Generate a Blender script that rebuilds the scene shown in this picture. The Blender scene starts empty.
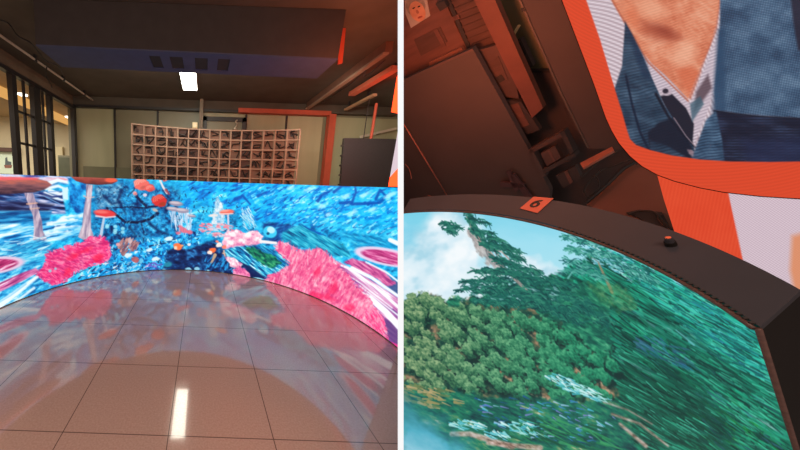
import bpy, math, random
import numpy as np
from mathutils import Matrix, Vector

# ------------------------------------------------------------------ helpers
COL = bpy.context.scene.collection
random.seed(7)
F_PX, CAM_H = 270.0, 1.45
PPX, PPY = 202.0, 225.0


def cam_axes(pitch, roll):
    p, r = math.radians(pitch), math.radians(roll)
    fw = np.array([0, math.cos(p), -math.sin(p)])
    rt = np.array([1.0, 0, 0])
    up = np.array([0, math.sin(p), math.cos(p)])
    return rt * math.cos(r) + up * math.sin(r), up * math.cos(r) - rt * math.sin(r), fw


AX, AU, AF = cam_axes(9.0, 2.0)
EYE = np.array([0, 0, CAM_H])


def ray(x, y):
    return (x - PPX) / F_PX * AX + (PPY - y) / F_PX * AU + AF


def at_z(x, y, z):
    r = ray(x, y)
    return EYE + r * (z - CAM_H) / r[2]


def at_y(x, y, Y):
    r = ray(x, y)
    return EYE + r * Y / r[1]


def at_d(x, y, d):
    return EYE + ray(x, y) * d


def project(P):
    Q = np.asarray(P) - EYE
    z = Q @ AF
    return PPX + F_PX * (Q @ AX) / z, PPY - F_PX * (Q @ AU) / z


# the second, steeply leaning showroom on the right of the partition has its own upright frame
_d = np.array([783.0, 825.0, 270.0]); _d /= np.linalg.norm(_d)
_c = np.array([400.0, 0, 270.0])
_f = _c - _d * (_c @ _d); _f /= np.linalg.norm(_f)
_r = np.cross(_d, _f)
if _r[0] < 0:
    _r = -_r
H2 = 2.46


def cam2world(v):
    return v[0] * AX - v[1] * AU + v[2] * AF


R2 = np.stack([cam2world(_r), cam2world(_f), cam2world(-_d)], axis=1)
T2 = EYE - R2 @ np.array([0, 0, H2])
M_LEFT = Matrix.Identity(4)
M_RIGHT = Matrix([[*R2[i], T2[i]] for i in range(3)] + [[0, 0, 0, 1]])
EYE2 = np.array([0, 0, H2])


def ray2(x, y):
    c = np.array([x - PPX, y - PPY, F_PX])
    return np.array([c @ _r, c @ _f, -(c @ _d)])


def at2_z(x, y, z):
    r = ray2(x, y)
    return EYE2 + r * (z - H2) / r[2]


def project2(P):
    P = np.asarray(P)
    return project(P @ R2.T + T2)


class Plane2:
    """an upright plane of the right-hand room: through a point, running along a horizontal direction"""
    def __init__(self, p0, h):
        self.p0 = np.asarray(p0, float)
        h = np.asarray(h, float); h[2] = 0
        self.h = h / np.linalg.norm(h)
        self.n = np.array([-self.h[1], self.h[0], 0])
        if self.n @ (self.p0 - EYE2) < 0:
            self.n = -self.n

    def at(self, x, y, off=0.0):
        r = ray2(x, y)
        return EYE2 + r * ((self.n @ (self.p0 - EYE2) + off) / (self.n @ r))

    def back(self, d):
        return Plane2(self.p0 + self.n * d, self.h.copy())


def hdir2(vpx):
    """horizontal direction of the right-hand room that vanishes at this column of its horizon"""
    y = 225 - (783 * (vpx - 202) + 72900) / 825.0
    return ray2(vpx, y)


class MB:
    def __init__(self):
        self.v, self.f = [], []

    def add(self, vs, fs):
        o = len(self.v)
        self.v += [tuple(map(float, p)) for p in vs]
        self.f += [tuple(o + i for i in q) for q in fs]
        return self

    def box(self, lo, hi):
        x0, y0, z0 = lo; x1, y1, z1 = hi
        return self.add([(x0, y0, z0), (x1, y0, z0), (x1, y1, z0), (x0, y1, z0), (x0, y0, z1), (x1, y0, z1), (x1, y1, z1), (x0, y1, z1)],
                        [(0, 3, 2, 1), (4, 5, 6, 7), (0, 1, 5, 4), (1, 2, 6, 5), (2, 3, 7, 6), (3, 0, 4, 7)])

    def prism(self, pts, vec):
        pts = [np.asarray(p, float) for p in pts]; vec = np.asarray(vec, float)
        n = len(pts)
        fs = [tuple(range(n)), tuple(range(2 * n - 1, n - 1, -1))]
        fs += [(i, (i + 1) % n, n + (i + 1) % n, n + i) for i in range(n)]
        return self.add(pts + [p + vec for p in pts], fs)

    def poly(self, pts):
        return self.add(pts, [tuple(range(len(pts)))])

    def tube(self, pts, r, n=8, caps=True):
        pts = [np.asarray(p, float) for p in pts]
        rs = r if isinstance(r, (list, tuple)) else [r] * len(pts)
        vs, fs = [], []
        for i, p in enumerate(pts):
            t = pts[min(i + 1, len(pts) - 1)] - pts[max(i - 1, 0)]
            t /= np.linalg.norm(t) + 1e-12
            a = np.cross(t, [0, 0, 1.0])
            if np.linalg.norm(a) < 0.1:
                a = np.cross(t, [1.0, 0, 0])
            a /= np.linalg.norm(a); b = np.cross(t, a)
            vs += [p + rs[i] * (math.cos(2 * math.pi * k / n) * a + math.sin(2 * math.pi * k / n) * b) for k in range(n)]
        for i in range(len(pts) - 1):
            for k in range(n):
                fs.append((i * n + k, i * n + (k + 1) % n, (i + 1) * n + (k + 1) % n, (i + 1) * n + k))
        if caps:
            fs += [tuple(range(n - 1, -1, -1)), tuple((len(pts) - 1) * n + k for k in range(n))]
        return self.add(vs, fs)

    def bar(self, a, b, w, h, up=(0, 0, 1)):
        a, b, up = (np.asarray(q, float) for q in (a, b, up))
        t = b - a; t /= np.linalg.norm(t)
        s = np.cross(t, up); s /= np.linalg.norm(s); u = np.cross(s, t)
        q = [a + s * w / 2 * i + u * h / 2 * j for i, j in ((-1, -1), (1, -1), (1, 1), (-1, 1))]
        return self.prism(q, b - a)

    def build(self, name, mat, parent=None, base=None, frame=M_LEFT, smooth=False, bevel=0.0):
        me = bpy.data.meshes.new(name)
        b = parent['_base'] if parent is not None else (base if base is not None else (0, 0, 0))
        me.from_pydata([(p[0] - b[0], p[1] - b[1], p[2] - b[2]) for p in self.v], [], self.f)
        me.update()
        o = bpy.data.objects.new(name, me)
        COL.objects.link(o)
        import bmesh
        bm = bmesh.new(); bm.from_mesh(me)
        bmesh.ops.recalc_face_normals(bm, faces=bm.faces)
        bm.to_mesh(me); bm.free()
        if mat:
            me.materials.append(mat)
        if smooth:
            me.shade_smooth()
        if bevel:
            m = o.modifiers.new('bevel', 'BEVEL'); m.width = bevel; m.segments = 2; m.limit_method = 'ANGLE'
        if parent is not None:
            o.parent = parent; o['_base'] = list(map(float, b))
        else:
            o.matrix_world = frame @ Matrix.Translation(Vector([float(c) for c in b]))
            o['_base'] = list(map(float, b))
        return o


def tag(o, label=None, cat=None, group=None, kind=None):
    for k, val in (('label', label), ('category', cat), ('group', group), ('kind', kind)):
        if val:
            o[k] = val
    return o


def thing(name, label, cat, base, frame=M_LEFT, group=None):
    o = bpy.data.objects.new(name, None)
    o.empty_display_size = 0.1
    COL.objects.link(o)
    b = [float(c) for c in base]
    o.matrix_world = frame @ Matrix.Translation(Vector(b))
    o['_base'] = b
    return tag(o, label, cat, group)


def lin(c):
    return tuple((x / 255 / 12.92 if x / 255 <= 0.04045 else ((x / 255 + 0.055) / 1.055) ** 2.4) for x in c)


def mat(name, rgb, rough=0.6, metal=0.0, var=0.12, scale=8.0, spec=0.5, coat=0.0, bump=0.0, streak=None):
    """procedural surface: base colour broken up by noise"""
    m = bpy.data.materials.new(name); m.use_nodes = True
    nt = m.node_tree; b = nt.nodes['Principled BSDF']
    b.inputs['Roughness'].default_value = rough; b.inputs['Metallic'].default_value = metal
    b.inputs['Specular IOR Level'].default_value = spec
    b.inputs['Coat Weight'].default_value = coat; b.inputs['Coat Roughness'].default_value = 0.05
    tc = nt.nodes.new('ShaderNodeTexCoord'); n = nt.nodes.new('ShaderNodeTexNoise')
    n.inputs['Scale'].default_value = scale; n.inputs['Detail'].default_value = 5
    src = tc.outputs['Object']
    if streak:
        mp = nt.nodes.new('ShaderNodeMapping'); mp.inputs['Scale'].default_value = streak
        nt.links.new(src, mp.inputs['Vector']); src = mp.outputs['Vector']
    nt.links.new(src, n.inputs['Vector'])
    rp = nt.nodes.new('ShaderNodeValToRGB')
    l = lin(rgb)
    rp.color_ramp.elements[0].position = 0.3; rp.color_ramp.elements[1].position = 0.7
    rp.color_ramp.elements[0].color = (*[c * (1 - var) for c in l], 1)
    rp.color_ramp.elements[1].color = (*[min(1, c * (1 + var)) for c in l], 1)
    nt.links.new(n.outputs['Fac'], rp.inputs['Fac'])
    nt.links.new(rp.outputs['Color'], b.inputs['Base Color'])
    if bump:
        bp = nt.nodes.new('ShaderNodeBump'); bp.inputs['Strength'].default_value = bump; bp.inputs['Distance'].default_value = 0.01
        nt.links.new(n.outputs['Fac'], bp.inputs['Height']); nt.links.new(bp.outputs['Normal'], b.inputs['Normal'])
    return m


def glow(name, rgb, strength=1.0, linear=False):
    m = bpy.data.materials.new(name); m.use_nodes = True
    nt = m.node_tree; nt.nodes.remove(nt.nodes['Principled BSDF'])
    e = nt.nodes.new('ShaderNodeEmission')
    e.inputs['Color'].default_value = (*(rgb if linear else lin(rgb)), 1); e.inputs['Strength'].default_value = strength
    nt.links.new(e.outputs[0], nt.nodes['Material Output'].inputs[0])
    return m


def screen_mat(name, strength):
    """an LED screen: gives off the picture stored on its pixels, with a faint gloss of its own"""
    m = bpy.data.materials.new(name); m.use_nodes = True
    nt = m.node_tree; b = nt.nodes['Principled BSDF']
    b.inputs['Base Color'].default_value = (0.01, 0.01, 0.01, 1); b.inputs['Roughness'].default_value = 0.6
    b.inputs['Specular IOR Level'].default_value = 0.1
    a = nt.nodes.new('ShaderNodeAttribute'); a.attribute_name = 'picture'
    nt.links.new(a.outputs['Color'], b.inputs['Emission Color'])
    b.inputs['Emission Strength'].default_value = strength
    return m


def grid_screen(name, P, canvas, to_px, material, parent):
    """P: (rows, cols, 3) points; every vertex is an LED pixel and takes its colour from the programme shown"""
    R, Cn, _ = P.shape
    px, py = to_px(P.reshape(-1, 3))
    rgb = canvas.sample(px, py)
    rgb = np.where(rgb <= 0.04045, rgb / 12.92, ((rgb + 0.055) / 1.055) ** 2.4)
    b = np.array(parent['_base'])
    v = (P.reshape(-1, 3) - b).astype(np.float32)
    i = np.arange((R - 1) * (Cn - 1)); r, c = i // (Cn - 1), i % (Cn - 1)
    q = np.stack([r * Cn + c, (r + 1) * Cn + c, (r + 1) * Cn + c + 1, r * Cn + c + 1], 1)
    me = bpy.data.meshes.new(name)
    me.vertices.add(len(v)); me.vertices.foreach_set('co', v.ravel())
    me.loops.add(q.size); me.loops.foreach_set('vertex_index', q.ravel().astype(np.int32))
    me.polygons.add(len(q)); me.polygons.foreach_set('loop_start', (np.arange(len(q)) * 4).astype(np.int32))
    me.update(calc_edges=True); me.validate()
    at = me.color_attributes.new('picture', 'FLOAT_COLOR', 'POINT')
    at.data.foreach_set('color', np.c_[rgb, np.ones(len(rgb))].astype(np.float32).ravel())
    me.materials.append(material)
    o = bpy.data.objects.new(name, me); COL.objects.link(o); o.parent = parent
    return o


# ------------------------------------------------------------------ painter for the programmes the LED screens show
def _hash(ix, iy, seed):
    h = (ix.astype(np.int64) * 374761393 + iy.astype(np.int64) * 668265263 + seed * 974711) & 0x7fffffff
    h = ((h ^ (h >> 13)) * 1274126177) & 0x7fffffff
    return ((h ^ (h >> 16)) & 0xffff) / 65535.0


def vnoise(x, y, seed):
    ix, iy = np.floor(x), np.floor(y)
    fx, fy = x - ix, y - iy
    fx = fx * fx * (3 - 2 * fx); fy = fy * fy * (3 - 2 * fy)
    a, b = _hash(ix, iy, seed), _hash(ix + 1, iy, seed)
    c, d = _hash(ix, iy + 1, seed), _hash(ix + 1, iy + 1, seed)
    return (a * (1 - fx) + b * fx) * (1 - fy) + (c * (1 - fx) + d * fx) * fy


def fbm(x, y, sx, sy, ang=0.0, seed=0, octv=4):
    c, s = math.cos(math.radians(ang)), math.sin(math.radians(ang))
    u, v = (x * c + y * s) / sx, (-x * s + y * c) / sy
    t, amp, tot = 0, 1.0, 0
    for o in range(octv):
        t = t + amp * vnoise(u * 2 ** o + 17.3 * o, v * 2 ** o + 9.1 * o, seed + o * 31); tot += amp; amp *= 0.55
    t = t / tot
    return np.clip((t - 0.5) * 1.9 + 0.5, 0, 1)


def ramp(t, stops):
    xs = [s[0] for s in stops]
    return np.stack([np.interp(t, xs, [s[1][k] / 255 for s in stops]) for k in range(3)], -1)


class Canvas:
    def __init__(self, x0, y0, x1, y1, s):
        self.x0, self.y0, self.s = x0, y0, s
        self.w, self.h = int((x1 - x0) * s), int((y1 - y0) * s)
        self.X, self.Y = np.meshgrid(x0 + (np.arange(self.w) + .5) / s, y0 + (np.arange(self.h) + .5) / s)
        self.C = np.zeros((self.h, self.w, 3))
        self.rng = np.random.default_rng(5)

    def sl(self, x0, y0, x1, y1):
        a = max(0, int((x0 - self.x0) * self.s)); b = min(self.w, int((x1 - self.x0) * self.s) + 2)
        c = max(0, int((y0 - self.y0) * self.s)); d = min(self.h, int((y1 - self.y0) * self.s) + 2)
        if b <= a or d <= c:
            return None
        return (slice(c, d), slice(a, b))

    def put(self, sl, alpha, col):
        X, Y = self.X[sl], self.Y[sl]
        if callable(col):
            col = col(X, Y)
        else:
            col = np.array(col) / 255.0
        al = np.clip(alpha, 0, 1)[..., None]
        self.C[sl] = self.C[sl] * (1 - al) + col * al

    def fill(self, col):
        self.put((slice(0, self.h), slice(0, self.w)), np.ones((self.h, self.w)), col)

    def dist(self, X, Y, pts, closed=True):
        d = np.full(X.shape, 1e9); ins = np.zeros(X.shape, bool)
        n = len(pts)
        for i in range(n if closed else n - 1):
            (ax, ay), (bx, by) = pts[i], pts[(i + 1) % n]
            ex, ey = bx - ax, by - ay
            t = np.clip(((X - ax) * ex + (Y - ay) * ey) / (ex * ex + ey * ey + 1e-9), 0, 1)
            d = np.minimum(d, np.hypot(X - ax - t * ex, Y - ay - t * ey))
            if closed:
                cr = (ay > Y) != (by > Y)
                ins ^= cr & (X < (bx - ax) * (Y - ay) / (by - ay + 1e-12) + ax)
        return np.where(ins, -d, d)

    def poly(self, pts, col, f=0.8, a=1.0, warp=0.0, ws=6.0, wang=0, wasp=1.0, seed=1):
        xs, ys = [p[0] for p in pts], [p[1] for p in pts]
        m = warp + f + 1
        sl = self.sl(min(xs) - m, min(ys) - m, max(xs) + m, max(ys) + m)
        if sl is None:
            return self
        X, Y = self.X[sl], self.Y[sl]
        d = self.dist(X, Y, pts)
        if warp:
            d = d + (fbm(X, Y, ws * wasp, ws, wang, seed, 3) - .5) * 2 * warp
        self.put(sl, (.5 - d / f) * a if a == 1 else np.clip(.5 - d / f, 0, 1) * a, col)
        return self

    def ell(self, cx, cy, rx, ry, ang, col, f=0.8, a=1.0, warp=0.0, ws=4.0, seed=2):
        r = max(rx, ry) + warp + f
        sl = self.sl(cx - r, cy - r, cx + r, cy + r)
        if sl is None:
            return self
        X, Y = self.X[sl] - cx, self.Y[sl] - cy
        c, s = math.cos(math.radians(ang)), math.sin(math.radians(ang))
        u, v = X * c + Y * s, -X * s + Y * c
        k = np.sqrt((u / rx) ** 2 + (v / ry) ** 2)
        d = (k - 1) * min(rx, ry)
        if warp:
            d = d + (fbm(X + cx, Y + cy, ws, ws, 0, seed, 2) - .5) * 2 * warp
        self.put(sl, np.clip(.5 - d / f, 0, 1) * a, col)
        return self

    def line(self, pts, w0, w1, col, f=0.7, a=1.0):
        xs, ys = [p[0] for p in pts], [p[1] for p in pts]
        m = max(w0, w1) + f
        sl = self.sl(min(xs) - m, min(ys) - m, max(xs) + m, max(ys) + m)
        if sl is None:
            return self
        X, Y = self.X[sl], self.Y[sl]
        best = np.full(X.shape, 1e9)
        n = len(pts) - 1
        for i in range(n):
            (ax, ay), (bx, by) = pts[i], pts[i + 1]
            ex, ey = bx - ax, by - ay
            t = np.clip(((X - ax) * ex + (Y - ay) * ey) / (ex * ex + ey * ey + 1e-9), 0, 1)
            w = w0 + (w1 - w0) * (i + t) / n
            best = np.minimum(best, np.hypot(X - ax - t * ex, Y - ay - t * ey) - w / 2)
        self.put(sl, np.clip(.5 - best / f, 0, 1) * a, col)
        return self

    def dabs(self, n, pts, length, width, ang, cols, a=0.8, f=0.6, jit=12, curve=0.0):
        """short brush strokes scattered inside a polygon"""
        xs, ys = np.array([p[0] for p in pts]), np.array([p[1] for p in pts])
        k = 0
        for _ in range(n * 6):
            if k >= n:
                break
            x, y = self.rng.uniform(xs.min(), xs.max()), self.rng.uniform(ys.min(), ys.max())
            if self.dist(np.array([[x]]), np.array([[y]]), pts)[0, 0] > 0:
                continue
            k += 1
            an = math.radians((ang(x, y) if callable(ang) else ang) + self.rng.normal() * jit)
            L = length * self.rng.uniform(.5, 1.4); w = width * self.rng.uniform(.5, 1.4)
            c = cols[self.rng.integers(len(cols))]
            dx, dy = math.cos(an) * L / 2, math.sin(an) * L / 2
            cx, cy = -dy * curve, dx * curve
            self.line([(x - dx, y - dy), (x + cx, y + cy), (x + dx, y + dy)] if curve else [(x - dx, y - dy), (x + dx, y + dy)], w, w * .4, c, f, a)
        return self

    def sample(self, px, py):
        u = np.clip((px - self.x0) * self.s - .5, 0, self.w - 1.001); v = np.clip((py - self.y0) * self.s - .5, 0, self.h - 1.001)
        i, j = u.astype(int), v.astype(int); fu, fv = (u - i)[:, None], (v - j)[:, None]
        C = self.C
        return (C[j, i] * (1 - fu) + C[j, i + 1] * fu) * (1 - fv) + (C[j + 1, i] * (1 - fu) + C[j + 1, i + 1] * fu) * fv


# ---- programme 1: a coral reef full of mushrooms, roses, clams and pink coral
def paint_reef():
    c = Canvas(-40, 168, 404, 354, 3)
    blue = [(0, (8, 40, 100)), (.22, (14, 86, 160)), (.45, (22, 142, 215)), (.65, (46, 178, 238)), (.85, (105, 208, 248)), (1, (205, 240, 255))]
    deep = [(0, (10, 25, 70)), (.4, (18, 70, 140)), (.7, (30, 120, 195)), (1, (110, 180, 230))]
    azure = [(0, (10, 70, 180)), (.25, (12, 118, 215)), (.5, (16, 160, 236)), (.8, (60, 192, 246)), (1, (190, 235, 255))]
    c.fill(lambda X, Y: ramp(.55 * fbm(X, Y, 14, 8, -15, 3) + .45 * fbm(X, Y, 4, 2.4, -20, 9), blue))
    # the open blue water, right of the roses
    c.poly([(178, 170), (404, 170), (404, 228), (300, 222), (262, 226), (238, 214), (205, 205), (180, 212)],
           lambda X, Y: ramp(.5 * fbm(X, Y, 16, 7, -12, 13) + .5 * fbm(X, Y, 5, 2.2, -22, 19), azure), f=10)
    c.dabs(260, [(182, 180), (300, 186), (404, 190), (404, 240), (330, 236), (270, 222), (220, 205)], 5, 1.6, -28, [(10, 70, 190), (10, 95, 210), (20, 60, 160)], .7)
    c.dabs(320, [(240, 184), (404, 190), (404, 235), (330, 228), (270, 215)], 4, 1.3, -28, [(90, 205, 255), (40, 190, 255), (190, 235, 255), (140, 220, 255)], .75)
    for p in ([(318, 201), (322, 195), (332, 190)], [(340, 203), (352, 202), (356, 192), (355, 186)], [(352, 204), (380, 203), (384, 200)], [(376, 199), (380, 190), (386, 196), (378, 203)], [(258, 196), (266, 192)], [(334, 192), (342, 186), (350, 186)], [(300, 225), (310, 230), (325, 236)], [(235, 199), (243, 196), (250, 204)]):
        c.line(p, 3.2, 1.6, (8, 55, 165), 1.5, .85)
    for (x, y, r) in ((309, 189, 4), (366, 194, 4), (322, 206, 4), (345, 197, 4), (352, 213, 3), (328, 214, 3), (391, 195, 4), (290, 188, 3), (372, 210, 3)):
        c.ell(x, y, r * 1.5, r * .55, -25, (190, 235, 255), 2, .8, .8)
    c.dabs(500, [(70, 186), (180, 186), (240, 200), (262, 230), (200, 250), (120, 268), (100, 240)], 2.6, 1.2, 20, [(50, 165, 230), (110, 190, 230), (12, 40, 100), (20, 80, 160), (30, 150, 225), (10, 30, 80)], .75, .7, 80)
    # rocky texture with dark cracks in the middle
    c.poly([(95, 186), (135, 180), (178, 190), (180, 235), (170, 262), (110, 268), (98, 240), (92, 215)], lambda X, Y: ramp(.4 * fbm(X, Y, 9, 8, 20, 23) + .6 * fbm(X, Y, 3.2, 2.8, 0, 29), [(0, (8, 28, 80)), (.35, (16, 70, 140)), (.6, (25, 120, 200)), (.85, (60, 165, 230)), (1, (150, 210, 240))]), f=8)
    c.poly([(94, 186), (122, 184), (120, 206), (98, 208)], lambda X, Y: ramp(fbm(X, Y, 2.8, 2.4, 0, 33), [(0, (30, 60, 120)), (.5, (80, 135, 190)), (1, (170, 200, 225))]), f=5, a=.8)
    c.poly([(120, 244), (205, 226), (200, 262), (140, 276), (100, 280), (60, 290), (110, 262)], lambda X, Y: ramp(.4 * fbm(X, Y, 6, 4, -10, 43) + .6 * fbm(X, Y, 2.6, 2, 0, 49), [(0, (8, 40, 110)), (.3, (15, 95, 190)), (.55, (25, 150, 230)), (.8, (70, 185, 245)), (1, (170, 225, 250))]), f=8)
    c.line([(107, 208), (114, 213), (125, 222), (140, 222.5), (150, 219), (158, 213)], 2.2, 3.0, (14, 22, 55), .8, .95)
    c.line([(136, 196), (143, 203), (147, 207), (160, 206)], 3, 2, (16, 26, 64), 1, .9)
    c.line([(110, 208), (128, 207), (146, 208)], 1.2, 1.8, (14, 24, 60), .8, .9)
    c.line([(141, 222), (144, 233), (143, 243)], 1.6, .8, (16, 30, 75), .8, .9)
    c.line([(125, 222), (121, 235)], 1.2, .6, (16, 30, 75), .8, .8)
    for p in ([(128, 196), (134, 190), (137, 184)], [(150, 246), (165, 243), (178, 238)], [(118, 238), (130, 240), (140, 236)]):
        c.line(p, 1.6, .8, (14, 30, 80), 1, .8)
    c.dabs(420, [(96, 186), (178, 190), (182, 232), (120, 240), (98, 236)], 2.6, 1.1, 0, [(10, 28, 76), (34, 130, 205), (14, 50, 110), (20, 90, 170), (90, 165, 215)], .65, .7, 80)
    for q_ in ([(104, 196), (112, 204), (120, 202)], [(122, 190), (118, 200), (126, 214)], [(150, 224), (160, 232), (172, 236)], [(112, 228), (122, 240), (134, 236)], [(164, 190), (170, 200), (166, 212)], [(130, 228), (136, 236)]):
        c.line(q_, 3.4, 1.6, (10, 28, 76), 2.2, .7)
    c.dabs(420, [(112, 246), (200, 230), (200, 250), (150, 274), (100, 282)], 2.8, 1.3, -15, [(12, 50, 120), (60, 185, 245), (150, 220, 250), (20, 110, 200), (200, 235, 250), (10, 30, 80)], .75, .7, 70)
    # dark hollow at the foot of the picture
    c.poly([(162, 268), (168, 252), (176, 246), (192, 249), (205, 244), (214, 240), (222, 250), (240, 262), (262, 276), (266, 286), (150, 276)], lambda X, Y: ramp(fbm(X, Y, 5, 3, 10, 53), [(0, (10, 22, 60)), (.6, (18, 48, 110)), (1, (50, 110, 190))]), f=3, warp=2)
    c.poly([(262, 222), (290, 224), (310, 232), (320, 238), (300, 247), (272, 242), (264, 236)], lambda X, Y: ramp(fbm(X, Y, 6, 2, -30, 57), [(0, (14, 40, 110)), (.7, (20, 70, 160)), (1, (50, 130, 200))]), f=2, warp=1)
    # teal slope
    c.poly([(283, 232), (300, 224), (318, 234), (345, 244), (352, 258), (336, 256), (320, 250), (296, 246), (280, 242)], lambda X, Y: ramp(fbm(X, Y, 10, 1.6, 32, 61), [(0, (12, 70, 130)), (.5, (20, 130, 185)), (1, (80, 190, 225))]), f=2, warp=1)
    c.poly([(338, 232), (404, 238), (404, 250), (360, 250)], lambda X, Y: ramp(fbm(X, Y, 8, 1.6, 20, 63), [(0, (10, 85, 160)), (.5, (20, 140, 210)), (1, (90, 200, 240))]), f=5, a=.8)
    # ---- left end: mushrooms, streaked water
    c.poly([(-40, 172), (70, 174), (70, 182), (-40, 182)], lambda X, Y: ramp(fbm(X, Y, 14, 1.6, 4, 71), [(0, (70, 60, 140)), (.4, (110, 150, 220)), (.7, (225, 220, 240)), (1, (230, 150, 165))]), f=1)
    c.poly([(-40, 192), (62, 191), (66, 214), (-40, 216)], lambda X, Y: ramp(fbm(X, Y, 22, 2.6, 6, 73), [(0, (22, 24, 60)), (.35, (35, 45, 100)), (.55, (45, 80, 150)), (.75, (120, 130, 190)), (1, (215, 210, 235))]), f=2)
    c.poly([(-40, 201), (30, 201), (54, 205), (48, 212), (-40, 211)], lambda X, Y: ramp(fbm(X, Y, 20, 2, 4, 74), [(0, (18, 18, 45)), (.6, (35, 38, 80)), (1, (80, 90, 150))]), f=3, a=.9)
    c.poly([(-40, 211), (52, 211), (48, 226), (-40, 228)], lambda X, Y: ramp(fbm(X, Y, 18, 2.2, -4, 77), [(0, (14, 50, 120)), (.5, (22, 100, 180)), (1, (80, 160, 220))]), f=2, a=.9)
    c.poly([(-40, 226), (44, 222), (84, 212), (82, 234), (60, 240), (-40, 252)], lambda X, Y: ramp(fbm(X, Y, 20, 2.6, -12, 79), [(0, (15, 60, 140)), (.35, (40, 140, 220)), (.6, (130, 200, 240)), (1, (250, 252, 255))]), f=2)
    for (x, y, rx, ry) in ((62, 222, 15, 2.6), (64, 228, 14, 2.2), (56, 233, 14, 2), (70, 217, 9, 2)):
        c.ell(x, y, rx, ry, -8, (240, 248, 255), 1.4, .9, .7)
        c.ell(x + 2, y + .6, rx * .7, ry * .35, -8, (110, 190, 240), 1, .8)
    for p in ([(48, 184), (58, 180), (72, 184), (78, 187)], [(46, 188), (58, 186), (68, 190)], [(50, 191), (60, 194), (66, 192)], [(45, 194), (56, 198), (62, 200)]):
        c.line(p, 4.5, 1.2, (238, 244, 252), 1.4, .95)
    for p in ([(50, 186), (62, 183), (76, 186)], [(48, 192), (60, 191)], [(46, 197), (54, 201), (60, 204)]):
        c.line(p, 1.3, .8, (110, 150, 215), .8, .8)
    c.line([(40, 193), (52, 197), (62, 196)], 3, 1.5, (30, 40, 110), 1, .85)
    c.poly([(62, 188), (68, 187), (68, 200), (63, 199)], (205, 232, 250), 1.2)
    c.poly([(68, 178), (90, 183), (88, 212), (76, 214), (70, 204)], lambda X, Y: ramp(fbm(X, Y, 5, 4, 30, 83), [(0, (12, 60, 150)), (.5, (22, 125, 215)), (1, (70, 185, 250))]), f=2)
    # big cap
    c.poly([(-40, 178), (10, 177), (34, 178), (47, 181), (52, 185), (44, 190), (34, 192.5), (10, 194), (-40, 195)],
           lambda X, Y: ramp(np.clip((Y - 177) / 17 + .35 * (fbm(X, Y, 10, 1.5, 3, 87) - .5), 0, 1), [(0, (225, 115, 108)), (.2, (185, 100, 88)), (.5, (140, 88, 92)), (.8, (90, 60, 70)), (1, (58, 38, 52))]), f=1.4)
    c.poly([(-40, 176), (40, 177.5), (36, 180), (-40, 180)], (245, 95, 105), 1.2, .7)
    stem = lambda sd: (lambda X, Y: ramp(fbm(X, Y, 2.2, 12, 8, sd), [(0, (120, 105, 140)), (.5, (180, 160, 180)), (1, (222, 205, 215))]))
    c.poly([(24, 193), (33, 193), (36, 202), (39, 211), (42, 221), (43, 231), (47, 240), (40, 243), (33, 240), (34, 229), (33, 216), (29, 206)], stem(91), 1)
    c.line([(27, 204), (37, 203)], 1.6, 1.2, (235, 180, 150), 1, .8); c.line([(30, 209), (39, 208)], 1, 1.4, (225, 180, 150), 1, .7)
    # second cap, cut off by the top edge of the screen
    c.poly([(70, 176), (90, 176), (114, 178), (118, 181), (112, 184), (98, 185), (86, 184), (76, 181)], lambda X, Y: ramp(np.clip((Y - 176) / 9 + .3 * (fbm(X, Y, 6, 2, 5, 93) - .5), 0, 1), [(0, (180, 95, 84)), (.5, (150, 66, 58)), (1, (76, 38, 44))]), f=1)
    c.ell(111, 180, 6, 2.4, 0, (235, 95, 70), 1.2)
    c.poly([(86, 184), (93, 185), (91.5, 198), (91, 212), (91, 228), (94, 236), (84, 240), (78, 237), (82, 226), (84, 208), (86, 196)], stem(97), 1)
    c.line([(84, 196), (88, 198), (94, 197)], 1.6, 1.2, (225, 195, 190), 1, .8)
    # small red toadstool
    c.ell(105, 213.5, 11, 4.0, 6, (225, 62, 66), 1); c.ell(101, 211.8, 7, 1.6, 5, (245, 130, 120), 1.2, .7)
    c.line([(96, 216), (106, 217.5), (115, 216.5)], 1.6, 1.2, (235, 215, 220), .8, .9)
    c.line([(104, 218), (102.5, 226), (101, 235)], 2.2, 3, (200, 205, 225), .8, .9)
    for k in range(7):
        c.ell(115 + 9 * math.sin(k * 2.1), 229 + 3.5 * math.cos(k * 1.7), 2, 1.7, 0, (150, 215, 240), 1, .85)
    # roses
    for (x, y, r, b, l) in ((141, 184, 7.6, (236, 110, 100), (252, 180, 165)), (150, 188.5, 4.4, (230, 90, 85), (250, 165, 150)), (159.5, 200.5, 7.5, (212, 52, 50), (245, 130, 115)), (135, 193, 2, (235, 140, 140), (250, 190, 185)), (164, 179, 3, (240, 90, 80), (250, 160, 140))):
        c.ell(x, y, r, r * .84, 10, b, 1, 1, .7)
        for q in (.75, .5, .25):
            c.line([(x + r * q * math.cos(t) - .1 * r, y + r * q * .7 * math.sin(t) - .12 * r) for t in np.linspace(2.6, 5.8, 9)], r * .16, r * .1, l, .7, .75)
        c.ell(x + .3 * r, y + .45 * r, r * .4, r * .2, -20, tuple(int(v * .75) for v in b), 1.2, .6)
    c.ell(163, 204, 3, 2, 0, (165, 60, 40), 1, .8); c.ell(145, 195, 2, 1.6, 0, (225, 205, 220), .8); c.ell(155, 210, 3, 1.6, 20, (225, 200, 180), 1, .8)
    c.line([(159.5, 179), (163, 187), (167, 193)], 1.8, 2.4, (225, 220, 225), .8); c.line([(166, 190), (169, 194)], 3, 2, (160, 60, 70), 1, .8)
    # pale shelf mushrooms and their stalks
    c.dabs(60, [(169, 212), (192, 212), (192, 228), (186, 232), (172, 228)], 8, 1.3, 88, [(210, 220, 240), (235, 238, 250), (165, 190, 225)], .85)
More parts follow.
